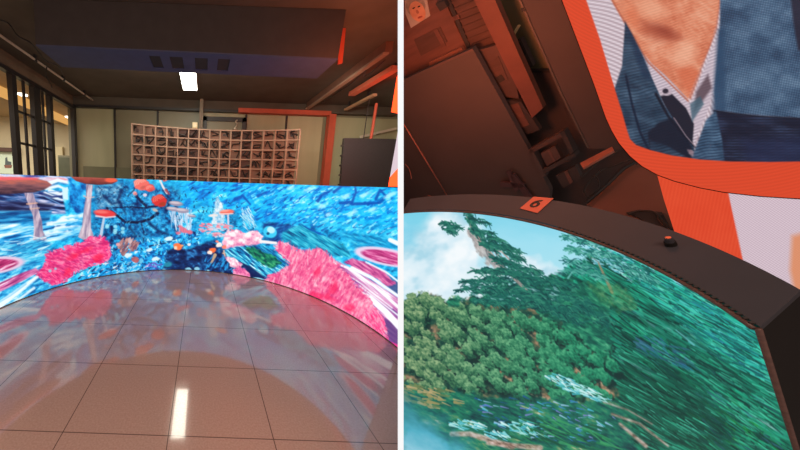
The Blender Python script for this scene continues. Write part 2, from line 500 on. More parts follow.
    for (x, y, rx, ry) in ((176, 203.5, 7, 2.5), (173, 209, 6.5, 2.2), (182, 210.5, 7, 2.6), (192, 216, 4, 1.5)):
        c.ell(x, y, rx, ry, 6, (150, 140, 165), .9); c.ell(x - 1, y - .8, rx * .8, ry * .5, 6, (215, 200, 205), .9, .85)
    for (x, y, r) in ((184, 230, 4), (190, 232, 3), (180, 226, 2.2), (178, 233, 2.5)):
        c.ell(x, y, r, r * .6, 15, (230, 110, 130), 1.2, .9, .6)
    # castle of mushrooms
    c.poly([(213, 214), (216, 203), (218, 198), (221, 203), (224, 212), (226, 228), (210, 230)], lambda X, Y: ramp(fbm(X, Y, 2, 3, 0, 101), [(0, (110, 165, 215)), (.5, (190, 215, 235)), (1, (240, 245, 250))]), f=1.5, warp=1.2)
    c.line([(228, 214), (228.5, 230)], 1.8, 2.2, (205, 205, 225), .8); c.ell(227, 212, 7.2, 2.6, -5, (240, 110, 95), .9); c.ell(225, 210.8, 4.5, 1, -5, (252, 175, 160), .9, .8); c.line([(220, 214), (233, 213.6)], 1.2, 1, (235, 210, 210), .7)
    c.ell(213, 215.5, 4.6, 1.4, -3, (235, 225, 220), .8); c.line([(214, 216), (214, 226)], 1.8, 2, (215, 225, 235), .8)
    c.dabs(110, [(200, 224), (214, 222), (236, 226), (232, 238), (203, 236)], 3, 2, 0, [(240, 150, 165), (235, 190, 200), (205, 215, 235), (90, 190, 235), (40, 150, 215), (240, 120, 140)], .85)
    c.dabs(70, [(240, 212), (250, 206), (256, 226), (246, 230)], 7, .8, 55, [(190, 215, 235), (225, 235, 245), (140, 190, 225)], .75)
    # cauliflower coral
    c.poly([(222, 243), (226, 233), (236, 229), (246, 233), (254, 230), (264, 236), (262, 244), (250, 248), (236, 247), (226, 249)], lambda X, Y: ramp(fbm(X, Y, 4, 3.4, 0, 103), [(0, (215, 110, 165)), (.4, (240, 165, 195)), (.75, (250, 205, 220)), (1, (255, 248, 250))]), f=1.4, warp=1.4)
    for (x, y, r) in ((233, 234, 3.4), (248, 235, 3.6), (231, 243, 2.4), (241, 240, 2), (256, 240, 2)):
        c.ell(x, y, r, r * .8, 0, (255, 250, 248), 1.6, .85, .6)
    c.ell(270, 232, 7, 5.8, 20, (60, 180, 235), 1.2); c.ell(271, 230, 4, 3.2, 20, (200, 232, 245), 1.2, .9); c.ell(268, 233.5, 1.6, 1.4, 0, (25, 70, 120), .8)
    c.line([(261, 241.5), (276, 243)], 3.2, 2.6, (240, 235, 238), 1)
    # flowers at the foot
    for (x, y, r, col) in ((212.5, 250, 3.2, (250, 110, 60)), (209.5, 252.5, 2.4, (250, 225, 215)), (224, 247, 2.2, (245, 130, 110)), (219, 245, 3, (245, 230, 225)), (217, 241.5, 1.7, (250, 130, 110)), (224, 253, 1.6, (245, 190, 150)), (178, 246.5, 4.4, (245, 120, 70)), (175.5, 248, 2, (250, 210, 180)), (182, 245.5, 1.6, (250, 170, 110)), (189, 244.5, 2, (235, 230, 235))):
        c.ell(x, y, r, r * .8, 0, col, .9, 1, .5)
    c.line([(215, 255), (213, 260), (211, 263)], 3.4, 1.6, (190, 160, 130), .9); c.line([(224, 251), (225, 256)], 2, 1.4, (215, 170, 150), .8)
    for (x, y, r) in ((168.5, 238.5, 3.6), (149.5, 249.5, 2.6), (155.5, 259, 3.2), (128, 255, 4), (136, 252, 2)):
        c.ell(x, y, r, r * .6, -15, (225, 238, 245), 1, .95, .6)
    for (x, y, r) in ((189, 270, 3.4), (207, 271.5, 3), (164, 270, 2.2), (197, 269, 2.6), (222, 273, 2)):
        c.ell(x, y, r, r * .62, 0, (150, 205, 235), 1, .9, .5)
    c.dabs(46, [(205, 256), (232, 256), (236, 272), (204, 270)], 4, 1.6, -60, [(20, 95, 190), (40, 140, 225), (18, 60, 140)], .8)
    c.dabs(26, [(148, 264), (162, 262), (162, 272), (146, 272)], 3, 1.8, 0, [(110, 80, 190), (70, 60, 160), (150, 120, 215)], .85)
    c.ell(168, 264.5, 4, 2.6, -15, (40, 130, 170), 1.6, .85)
    # mauve coral
    c.dabs(80, [(117, 244), (122, 240), (132, 238), (139, 244), (136, 250), (124, 254)], 4, 2, -50, [(150, 105, 110), (115, 75, 95), (200, 150, 145), (180, 125, 125)], .9)
    c.ell(118, 244.5, 2, 1.8, 0, (225, 160, 165), .9); c.ell(136, 260, 3.6, 2.6, 20, (190, 90, 90), 1.2, .9, .8); c.ell(141, 261, 2, 3, 20, (120, 190, 230), 1, .8); c.ell(130, 241, 2, 3, 0, (215, 190, 195), 1, .8)
    # green weed and teal strands
    c.poly([(224, 252), (238, 246), (262, 244), (280, 252), (292, 264), (296, 274), (282, 286), (266, 280), (250, 268), (236, 262)], lambda X, Y: ramp(fbm(X, Y, 9, 1.5, 36, 107), [(0, (10, 45, 110)), (.35, (20, 100, 175)), (.6, (50, 165, 215)), (.85, (150, 215, 235)), (1, (235, 245, 250))]), f=2, warp=1.5)
    c.poly([(243, 248), (252, 246), (264, 251), (275, 257), (281, 263), (274, 267), (262, 265), (252, 258)], lambda X, Y: ramp(fbm(X, Y, 4, 1.8, 30, 109), [(0, (8, 60, 70)), (.5, (18, 115, 90)), (1, (70, 175, 120))]), f=1.6, warp=1.5)
    c.poly([(240, 262), (250, 266), (266, 278), (262, 281), (250, 274)], (14, 30, 84), 1.6, .9)
    c.poly([(226, 258), (234, 257), (242, 264), (240, 270), (230, 266)], lambda X, Y: ramp(fbm(X, Y, 3, 2, 30, 113), [(0, (210, 110, 160)), (.5, (245, 190, 210)), (1, (255, 250, 252))]), f=1.2, warp=1)
    c.poly([(233, 270), (240, 266), (250, 273), (251, 280), (234, 276)], lambda X, Y: ramp(fbm(X, Y, 3, 2, 30, 117), [(0, (190, 60, 130)), (.5, (235, 110, 165)), (1, (250, 180, 205))]), f=1.2, warp=1)
    c.ell(258, 280, 7, 2.4, 8, (140, 205, 235), 1, .95); c.ell(257, 279.4, 4.5, 1.1, 8, (225, 242, 250), 1, .9)
    # ---- clams and sweeping white streaks at the right end
    c.poly([(316, 262), (340, 262), (372, 280), (402, 300), (402, 350), (392, 345), (372, 318), (345, 286)], lambda X, Y: ramp(fbm(X, Y, 24, 2.0, 38, 121), [(0, (90, 60, 140)), (.35, (175, 95, 165)), (.6, (215, 140, 190)), (.85, (235, 200, 225)), (1, (255, 250, 255))]), f=2)
    c.poly([(384, 276), (404, 284), (404, 300), (390, 290)], (70, 60, 120), 3, .8)
    c.poly([(380, 318), (392, 322), (402, 332), (402, 349), (388, 338)], (95, 60, 125), 2, .85)
    c.poly([(344, 262), (352, 258), (372, 264), (388, 274), (396, 284), (388, 286), (370, 276)], lambda X, Y: ramp(fbm(X, Y, 8, 1.6, 34, 127), [(0, (150, 50, 120)), (.5, (205, 85, 150)), (1, (240, 150, 190))]), f=1.6, warp=1)
    c.ell(387, 257, 33, 8.6, 11, (228, 205, 232), 1.2)
    c.ell(389, 257.6, 28, 6.4, 11, lambda X, Y: ramp(fbm(X, Y, 12, 1.5, 14, 131), [(0, (150, 35, 95)), (.5, (195, 60, 130)), (1, (240, 150, 195))]), 1)
    for p, a, b in (([(324, 259), (348, 268), (374, 286), (404, 312)], 1.6, 3.2), ([(352, 268), (372, 278), (404, 300)], 3.6, 2.6), ([(352, 290), (370, 298), (386, 312), (404, 332)], 5.5, 6.5), ([(336, 268), (362, 284), (392, 308)], .8, 1.2), ([(390, 240), (404, 246)], 4, 5), ([(366, 262), (386, 272), (404, 286)], 1.4, 1.8), ([(360, 286), (404, 320)], 1, 1.6)):
        c.line(p, a, b, (250, 250, 255), 1.2, .95)
    # ---- the large pink coral, right
    pink = [(0, (205, 55, 120)), (.3, (238, 90, 145)), (.55, (248, 125, 165)), (.8, (252, 165, 192)), (1, (255, 205, 220))]
    P = [(274, 248), (279, 243), (288, 244), (296, 249), (304, 251), (316, 249), (326, 252), (332, 258), (336, 262), (346, 274), (360, 290), (372, 304), (382, 318), (386, 330), (387, 342), (376, 336), (356, 322), (330, 306), (300, 294), (270, 287), (264, 283), (268, 277), (278, 274), (286, 268), (290, 262), (284, 256)]
    c.poly(P, lambda X, Y: ramp(.5 * fbm(X, Y, 9, 4, 35, 137) + .5 * fbm(X, Y, 3, 1.3, -52, 139), pink), f=1.4, warp=2.4, ws=5)
    c.dabs(420, P, 5, 1.0, lambda x, y: -62 + (x - 330) * .25, [(255, 185, 205), (232, 60, 125), (252, 140, 175), (245, 95, 150), (255, 210, 225)], .6)
    for i_ in range(len(P)):
        (ax_, ay_), (bx_, by_) = P[i_], P[(i_ + 1) % len(P)]
        for _ in range(int(math.hypot(bx_ - ax_, by_ - ay_) * .9)):
            t_ = c.rng.uniform(); x_, y_ = ax_ + (bx_ - ax_) * t_, ay_ + (by_ - ay_) * t_
            an_ = math.atan2(y_ - 290, x_ - 320) + c.rng.normal() * .5; L_ = c.rng.uniform(2, 5)
            c.line([(x_ - math.cos(an_) * L_ * .6, y_ - math.sin(an_) * L_ * .6), (x_ + math.cos(an_) * L_ * .5, y_ + math.sin(an_) * L_ * .5)], 1.4, .5, [(250, 130, 168), (235, 80, 140), (255, 190, 210)][c.rng.integers(3)], .7, .8)
    c.dabs(110, P, 9, 1.8, lambda x, y: -62 + (x - 330) * .25, [(196, 50, 110), (214, 64, 124)], .45, 1.4)
    for (x, y, rx, ry) in ((317, 273, 3, 5), (333, 288, 4, 7), (329, 298, 6, 3), (316, 296, 8, 4), (350, 308, 6, 4)):
        c.ell(x, y, rx, ry, 20, (240, 25, 85), 3, .6, 1)
    c.dabs(90, [(370, 306), (384, 318), (388, 342), (360, 322)], 5, 1.3, 60, [(250, 40, 120), (255, 90, 150), (255, 150, 190)], .8)
    c.poly([(386, 340), (402, 346), (402, 354), (392, 350)], (240, 60, 140), 1.2, .9)
    # ---- left foot: clams, streaks and pink coral
    c.poly([(-40, 300), (-40, 268), (30, 262), (52, 268), (44, 282), (70, 284), (120, 272), (130, 282), (60, 296), (0, 315), (-40, 325)], lambda X, Y: ramp(.5 * fbm(X, Y, 14, 3, -28, 141) + .5 * fbm(X, Y, 4, 1.6, -25, 143), [(0, (15, 55, 130)), (.3, (30, 120, 200)), (.55, (70, 170, 230)), (.8, (150, 210, 240)), (1, (230, 242, 250))]), f=3)
    c.dabs(130, [(50, 284), (84, 268), (112, 262), (150, 264), (160, 274), (100, 280), (54, 295)], 4, 1.4, -30, [(12, 30, 85), (230, 235, 245), (30, 110, 190), (20, 60, 130), (180, 200, 225)], .85)
    c.poly([(-40, 252), (40, 240), (52, 244), (44, 262), (-40, 280)], lambda X, Y: ramp(fbm(X, Y, 10, 2.2, -14, 147), [(0, (20, 90, 170)), (.5, (60, 165, 225)), (1, (160, 215, 240))]), f=3)
    c.dabs(60, [(-20, 246), (50, 236), (46, 256), (-20, 262)], 12, 1.2, -14, [(235, 246, 252), (30, 80, 160), (110, 190, 235)], .7)
    c.ell(-8, 266, 33, 8.5, -8, (225, 195, 220), 1.4)
    c.ell(-11, 266.5, 29, 6.4, -8, lambda X, Y: ramp(fbm(X, Y, 14, 1.6, -22, 151), [(0, (140, 30, 85)), (.45, (185, 50, 110)), (.75, (215, 110, 160)), (1, (245, 210, 230))]), 1)
    c.poly([(-40, 300), (4, 281), (24, 272), (36, 268), (40, 272), (26, 279), (6, 289), (-40, 310)], lambda X, Y: ramp(fbm(X, Y, 16, 1.6, -27, 153), [(0, (140, 40, 110)), (.45, (195, 90, 150)), (.75, (225, 150, 195)), (1, (248, 225, 240))]), f=1.2)
    c.line([(-30, 322), (0, 305), (20, 290), (38, 276)], 9, 3, (245, 250, 255), 2, .92)
    c.line([(-10, 316), (18, 300), (34, 288)], 1.6, 2.6, (235, 245, 252), 1.4, .85)
    c.line([(-10, 308), (10, 296), (26, 284)], 1, 1.6, (120, 180, 230), 1, .7)
    Q = [(37, 275), (42, 270), (47, 262), (46, 255), (54, 251), (66, 247), (80, 243), (90, 238), (104, 237), (110, 246), (109, 256), (102, 263), (90, 266), (80, 269), (72, 275), (64, 282), (54, 284), (44, 280)]
    c.poly(Q, lambda X, Y: ramp(.5 * fbm(X, Y, 10, 4, -20, 157) + .5 * fbm(X, Y, 3, 1.4, 25, 159), [(0, (200, 30, 105)), (.35, (238, 55, 125)), (.6, (248, 95, 150)), (.85, (250, 140, 178)), (1, (255, 180, 205))]), f=1.4, warp=2.4, ws=5)
    c.dabs(230, Q, 5, 1, lambda x, y: 20 + (y - 260), [(255, 150, 185), (225, 25, 100), (250, 100, 155), (190, 40, 130)], .55)
    for i_ in range(len(Q)):
        (ax_, ay_), (bx_, by_) = Q[i_], Q[(i_ + 1) % len(Q)]
        for _ in range(int(math.hypot(bx_ - ax_, by_ - ay_) * .9)):
            t_ = c.rng.uniform(); x_, y_ = ax_ + (bx_ - ax_) * t_, ay_ + (by_ - ay_) * t_
            an_ = math.atan2(y_ - 262, x_ - 76) + c.rng.normal() * .5; L_ = c.rng.uniform(2, 4)
            c.line([(x_ - math.cos(an_) * L_ * .6, y_ - math.sin(an_) * L_ * .6), (x_ + math.cos(an_) * L_ * .5, y_ + math.sin(an_) * L_ * .5)], 1.4, .5, [(245, 90, 145), (225, 40, 115), (252, 150, 185)][c.rng.integers(3)], .7, .8)
    c.dabs(70, Q, 8, 1.8, lambda x, y: 20 + (y - 260), [(176, 26, 96), (196, 34, 108)], .45, 1.4)
    for (x, y, rx, ry) in ((75, 255, 7, 3), (68, 272, 4, 3), (98, 258, 5, 3), (86, 250, 5, 2)):
        c.ell(x, y, rx, ry, -25, (250, 30, 70), 3, .6, 1)
    bm = np.clip((c.C[..., 2] - c.C[..., 0]) * 1.6, 0, 1) * np.clip((c.C[..., 2] - .3) * 4, 0, 1)
    c.C[..., 1] += .085 * bm; c.C[..., 2] += .03 * bm; c.C = np.clip(c.C, 0, 1)
    c.ell(50, 271, 1.6, 1.5, 0, (150, 195, 215), .8, .9); c.ell(55.5, 268.8, 1.3, 1.2, 0, (150, 195, 215), .8, .9)
    return c


# ---- programme 2: a wooded hillside under cloud
def paint_forest():
    c = Canvas(398, 205, 800, 480, 2.5)
    c.fill(lambda X, Y: ramp(np.clip((Y - 210) / 70 + .2 * (fbm(X, Y, 40, 16, 10, 3) - .5), 0, 1), [(0, (120, 208, 232)), (.5, (158, 222, 240)), (1, (180, 228, 240))]))
    # clouds
    cl = lambda s: (lambda X, Y: ramp(fbm(X, Y, 26, 18, -20, s), [(0, (170, 215, 232)), (.4, (214, 236, 246)), (1, (244, 250, 253))]))
    c.poly([(398, 232), (420, 226), (436, 214), (462, 212), (482, 236), (486, 262), (500, 282), (484, 306), (398, 310)], cl(5), f=16, warp=8, ws=22)
    c.poly([(398, 226), (416, 222), (416, 246), (398, 250)], (120, 205, 232), 10, .7)
    c.poly([(508, 262), (520, 252), (540, 258), (566, 270), (556, 278), (520, 276)], cl(9), f=8, warp=4, ws=12)
    # streaming foliage to the right
    st = [(0, (8, 50, 50)), (.25, (12, 82, 72)), (.48, (18, 125, 100)), (.68, (30, 165, 135)), (.87, (75, 200, 175)), (1, (170, 230, 225))]

    def stream(X, Y):
        a = .5 * fbm(X, Y, 60, 6, 27, 11, 3) + .5 * fbm(X, Y, 22, 2.0, 29, 15, 3)
        col = ramp(a, st)
        lower = np.clip((Y - 300 - (X - 600) * .25) / 80, 0, 1)[..., None]
        col = col * (1 - .22 * lower) + np.array([.02, .10, .05]) * lower * .3
        teal = np.clip((X - 640) / 90, 0, 1)[..., None] * np.clip((345 - Y) / 60, 0, 1)[..., None]
        return np.clip(col * (1 - teal * .35) + np.array([.12, .68, .60]) * teal * .35, 0, 1)
    c.poly([(520, 288), (552, 276), (574, 262), (590, 250), (602, 240), (630, 250), (700, 285), (770, 330), (800, 345), (800, 480), (398, 480), (398, 380), (460, 330)], stream, f=5, warp=6, ws=14)
    # pale blue gleams between the strands under the upper edge
    c.dabs(150, [(590, 244), (640, 258), (690, 285), (660, 292), (600, 272)], 10, 1.5, 24, [(170, 225, 240), (110, 205, 225), (200, 238, 245), (60, 160, 180)], .7)
    c.dabs(130, [(660, 280), (745, 325), (770, 380), (720, 350)], 26, 2.0, 28, [(50, 195, 175), (25, 150, 140), (90, 210, 205), (12, 90, 90), (40, 130, 160)], .75, jit=4)
    c.dabs(110, [(600, 290), (700, 330), (775, 400), (780, 450), (700, 440), (600, 340)], 36, 1.6, 31, [(30, 170, 130), (8, 60, 55), (60, 190, 150), (12, 85, 75), (45, 95, 120)], .7, jit=4)
    c.dabs(60, [(690, 395), (740, 400), (785, 450), (700, 452)], 22, 2, 35, [(20, 120, 50), (40, 150, 80), (10, 70, 50), (60, 110, 140)], .7, jit=6)
    for (n_, poly_, L_, w_, cols_, a_) in (
            (620, [(570, 270), (640, 262), (770, 340), (780, 450), (640, 450), (600, 340)], 15, 1.5, [(28, 168, 130), (10, 62, 56), (14, 92, 78), (62, 198, 156), (6, 44, 44), (22, 136, 108)], 30),
            (420, [(600, 300), (700, 340), (790, 450), (640, 460), (590, 380)], 18, 1.6, [(22, 140, 100), (8, 54, 50), (34, 160, 120), (10, 74, 62), (18, 100, 84)], 34),
            (330, [(610, 246), (690, 285), (770, 335), (780, 390), (700, 350)], 20, 1.6, [(40, 190, 165), (14, 120, 115), (70, 205, 190), (10, 84, 86), (30, 160, 150), (16, 100, 104)], 28)):
        c.dabs(n_, poly_, L_, w_, a_, cols_, .8, .7, 5)
    c.poly([(610, 345), (680, 360), (730, 420), (730, 460), (640, 440), (610, 390)], (8, 56, 46), 26, .5)
    c.dabs(520, [(585, 275), (650, 262), (770, 338), (788, 450), (650, 450), (600, 350)], 17, .95, 31, [(6, 40, 40), (80, 215, 175), (8, 50, 46), (44, 178, 138), (90, 215, 180)], .65, .7, 5)
    for p_ in ([(600, 306), (640, 318), (690, 352), (730, 388)], [(590, 322), (640, 344), (700, 400), (720, 440)], [(650, 310), (700, 345), (750, 390)]):
        c.line(p_, 9, 4, (8, 50, 48), 9, .55)
    # hillside wood of round crowns
    base = lambda X, Y: ramp(fbm(X, Y, 10, 6, 20, 21), [(0, (12, 54, 52)), (.45, (30, 78, 66)), (.7, (92, 98, 74)), (1, (160, 130, 104))])
    c.poly([(398, 306), (412, 296), (428, 292), (446, 302), (470, 296), (500, 300), (540, 306), (580, 330), (604, 356), (620, 396), (580, 404), (520, 402), (450, 398), (398, 384)], base, f=3, warp=3)
    for (p) in ([(455, 318), (470, 328), (480, 334)], [(466, 350), (480, 356), (484, 362)], [(520, 324), (536, 336)], [(546, 352), (570, 366), (596, 388)], [(500, 372), (532, 392), (560, 402)], [(588, 372), (612, 396)]):
        c.line(p, 4, 6, lambda X, Y: ramp(fbm(X, Y, 4, 3, 25, 23), [(0, (120, 95, 70)), (.5, (175, 135, 105)), (1, (205, 170, 140))]), 2, .9)
    rng = np.random.default_rng(11)
    crowns = []
    for i in range(12):
        for j in range(18):
            x = 396 + j * 15.5 + (i % 2) * 7 + i * 2 + rng.normal() * 2.2
            y = 300 + i * 10.5 + j * 2.6 + rng.normal() * 2
            if y < 300 + max(0, x - 520) * .42 or y > 396 + (x - 500) * .08 or x > 612 or (x < 440 and y < 296):
                continue
            crowns.append((x, y))
    crowns += [(412, 308), (428, 302), (440, 306), (418, 318)]
    crowns.sort(key=lambda q: q[1])
    gaps = [(468, 326), (478, 357), (528, 330), (572, 368), (545, 396), (596, 384), (424, 330)]
    for (x, y) in crowns:
        if any(math.hypot(x - gx, y - gy) < 6 for gx, gy in gaps):
            continue
        r = rng.uniform(7.5, 10.5)
        w = min(1, max(0, (x - 430) / 150))
        lo, md, hi = (np.array((22, 70, 58)), np.array((66, 114, 80)) * (1 - w) + np.array((22, 118, 88)) * w, np.array((152, 180, 132)) * (1 - w) + np.array((70, 170, 125)) * w)
        r *= .92
        c.ell(x + 3.2, y + 4.2, r * 1.3, r * .62, 46, tuple(np.array((12, 44, 44))), 2.4, .9, 1.5, 3, int(x))
        c.ell(x, y, r * 1.3, r * .66, 46, lambda X, Y, s=int(x * 7 + y), m=md, h=hi, l=lo, yy=y, rr=r: ramp(np.clip(.62 * fbm(X, Y, 2.2, 1.6, 38, s) + .55 * np.clip((yy - Y) / rr * .8 + .5, 0, 1) - .1, 0, 1), [(0, l), (.45, m), (1, h)]), 1.2, 1, 1.8, 3.4, int(y))
    # dark wood behind, under the pine
    c.poly([(446, 302), (462, 296), (480, 300), (500, 284), (560, 276), (592, 284), (610, 300), (612, 352), (592, 346), (560, 322), (530, 308), (480, 306)], lambda X, Y: ramp(.5 * fbm(X, Y, 16, 4, 22, 27) + .5 * fbm(X, Y, 6, 2, 25, 28), [(0, (10, 56, 56)), (.4, (20, 92, 78)), (.7, (40, 135, 102)), (1, (95, 180, 140))]), f=3, warp=4)
    # ---- the tall pine leaning from the left
    tr = lambda X, Y: ramp(fbm(X, Y, 5, 2, 60, 31), [(0, (110, 105, 105)), (.5, (165, 150, 145)), (1, (205, 192, 186))])
    c.poly([(466, 228), (474, 226), (484, 244), (497, 262), (510, 274), (500, 276), (486, 262), (474, 246)], tr, 2, .75, 2)
    c.line([(470, 222), (480, 240), (494, 258), (508, 272), (522, 284)], 2.4, 4.6, tr, 1, 1)
    c.line([(486, 246), (502, 252), (512, 262)], 2, 1.4, tr, .8); c.line([(466, 215), (470, 224), (473, 232)], 1.2, 2.2, tr, .8)
    c.dabs(40, [(476, 240), (486, 240), (512, 268), (500, 272)], 7, 1.4, 55, [(200, 190, 190), (120, 115, 120), (225, 215, 210), (90, 90, 95)], .75)
    needle = [(18, 88, 82), (30, 112, 96), (12, 66, 68), (52, 134, 112), (24, 100, 92)]

    def bough(x, y, L, H, ang, n):
        co, si = math.cos(math.radians(ang)), math.sin(math.radians(ang))
        for _ in range(n):
            t = rng.uniform(-1, 1); v = rng.normal() * .4
            px, py = x + co * t * L - si * v * H, y + si * t * L + co * v * H * (1 - .5 * abs(t))
            q = rng.uniform(2, 5.5)
            a2 = ang + rng.normal() * 22
            c.line([(px - q * math.cos(math.radians(a2)), py - q * math.sin(math.radians(a2))), (px, py - 1), (px + q * math.cos(math.radians(a2)), py + q * math.sin(math.radians(a2)) + .6)], rng.uniform(.8, 2), .6, needle[rng.integers(5)], .7, .88)
    for b in ((452, 226, 10, 4, 14, 46), (450, 231, 6, 4, 25, 26), (470, 218, 8, 5, 60, 40), (480, 222, 10, 3, 18, 30), (486, 233, 8, 3, 10, 26), (497, 240, 8, 3.4, 16, 34), (512, 250, 10, 4, 24, 46), (516, 258, 9, 4, 20, 36), (478, 234, 6, 4, 40, 26), (500, 247, 12, 3.6, 24, 46), (508, 262, 14, 3.6, 15, 40),
              (528, 270, 14, 5, 10, 60), (500, 272, 18, 4, 2, 60), (484, 281, 22, 4.5, -4, 80), (470, 288, 12, 3, -15, 34), (510, 282, 22, 6, 8, 100), (540, 280, 20, 6, 12, 90), (500, 293, 26, 6, 4, 120), (545, 292, 26, 7, 14, 130), (560, 284, 18, 6, 14, 80), (520, 303, 30, 7, 12, 130), (572, 300, 24, 8, 18, 120), (495, 303, 20, 5, 8, 70), (560, 314, 24, 7, 24, 100), (595, 316, 20, 10, 28, 100)):
        bough(*b)
    c.line([(508, 272), (522, 286), (528, 292)], 3.4, 2.6, tr, 1, .85)
    c.dabs(26, [(470, 290), (560, 288), (560, 300), (480, 300)], 6, 1.8, 15, [(190, 222, 230), (160, 205, 215)], .5)
    for b in ((478, 232, 6, 4, 50, 22), (490, 248, 9, 4, 30, 40), (502, 262, 12, 4, 25, 50), (520, 276, 22, 6, 16, 110), (486, 272, 14, 4, 0, 50), (512, 292, 30, 8, 8, 170), (548, 304, 30, 9, 18, 160)):
        bough(*b)
    # ---- feathery tree
    c.line([(598, 262), (604, 275), (612, 292)], 1.6, 3.4, (150, 135, 105), 1, .9); c.line([(584, 252), (598, 262)], 1, 1.4, (120, 125, 110), .8, .8)
    needle = [(26, 112, 108), (50, 145, 128), (20, 88, 92), (78, 168, 150), (110, 190, 180)]
    for b in ((576, 240, 14, 4, 14, 60), (596, 244, 14, 4, 10, 60), (582, 252, 16, 5, 10, 70), (606, 256, 16, 5, 16, 80), (578, 264, 14, 5, 14, 60), (622, 264, 18, 5, 22, 80), (592, 274, 16, 5, 20, 70), (636, 274, 22, 5, 24, 80), (572, 272, 10, 4, 0, 40)):
        bough(*b)
    c.dabs(50, [(566, 236), (606, 238), (640, 258), (620, 270), (580, 262)], 5, 1.5, 20, [(165, 220, 235), (140, 210, 228)], .6)
    # broad-leaved patch with a warm tint below it
    c.poly([(588, 284), (612, 282), (632, 294), (640, 312), (620, 312), (600, 300)], lambda X, Y: ramp(fbm(X, Y, 3.5, 2.4, 30, 37), [(0, (25, 85, 60)), (.5, (60, 128, 82)), (1, (120, 158, 105))]), f=3, a=.55, warp=3)
    # ---- lower left: scrub, mist, pale boughs
    c.poly([(398, 384), (430, 388), (480, 396), (540, 398), (620, 404), (650, 480), (398, 480)], lambda X, Y: ramp(.5 * fbm(X, Y, 22, 7, 20, 41) + .5 * fbm(X, Y, 7, 2.2, 24, 45), [(0, (12, 52, 62)), (.35, (16, 92, 82)), (.65, (32, 128, 98)), (.88, (110, 150, 105)), (1, (185, 190, 160))]), f=6, warp=4)
    c.dabs(70, [(402, 384), (450, 390), (462, 404), (430, 408), (404, 400)], 8, 2.6, 15, [(165, 150, 100), (190, 168, 120), (120, 135, 85), (90, 120, 80)], .8)
    c.dabs(120, [(462, 398), (560, 396), (620, 420), (590, 450), (500, 430)], 6, 1.4, 18, [(60, 130, 200), (130, 130, 205), (80, 190, 220), (160, 200, 235), (30, 90, 150)], .8)
    c.dabs(60, [(500, 420), (600, 425), (620, 450), (520, 450)], 22, 2.2, 22, [(30, 130, 80), (12, 80, 60), (60, 160, 100)], .7, jit=8)
    for p, a, b in (([(452, 434), (470, 434), (490, 440), (512, 447)], 5, 6), ([(488, 443), (540, 448)], 4, 6), ([(612, 414), (640, 424), (668, 446)], 2.6, 2), ([(604, 402), (628, 410), (652, 424)], 1.6, 1.2), ([(620, 424), (646, 446)], 3, 4)):
        c.line(p, a, b, lambda X, Y: ramp(fbm(X, Y, 5, 2, 20, 47), [(0, (120, 95, 85)), (.5, (185, 155, 140)), (1, (225, 200, 195))]), 2, .85)
    c.poly([(398, 396), (414, 404), (436, 420), (456, 438), (480, 480), (398, 480)], lambda X, Y: ramp(np.clip((Y - 395) / 60 + .3 * (fbm(X, Y, 20, 9, 25, 51) - .5) - (X - 400) * .006, 0, 1), [(0, (50, 130, 140)), (.5, (80, 175, 200)), (1, (150, 208, 228))]), f=22, a=.95, warp=6, ws=16)
    for P, n in (([(543, 376), (556, 374), (574, 380), (598, 392), (612, 400), (600, 402), (566, 390)], 110), ([(450, 424), (468, 420), (484, 424), (482, 430), (458, 430)], 50), ([(484, 432), (508, 434), (506, 440), (488, 438)], 30), ([(496, 424), (530, 420), (544, 436), (520, 434)], 40)):
        c.dabs(n, P, 7, 1.5, 22, [(170, 232, 232), (215, 246, 246), (110, 205, 215), (70, 180, 195)], .85)
    c.dabs(40, [(640, 330), (690, 350), (690, 372), (640, 350)], 10, 2, 30, [(60, 90, 140), (40, 110, 150), (80, 130, 170)], .5)
    c.line([(676, 330), (694, 345)], 1, 2, (120, 200, 210), 1, .6)
    return c


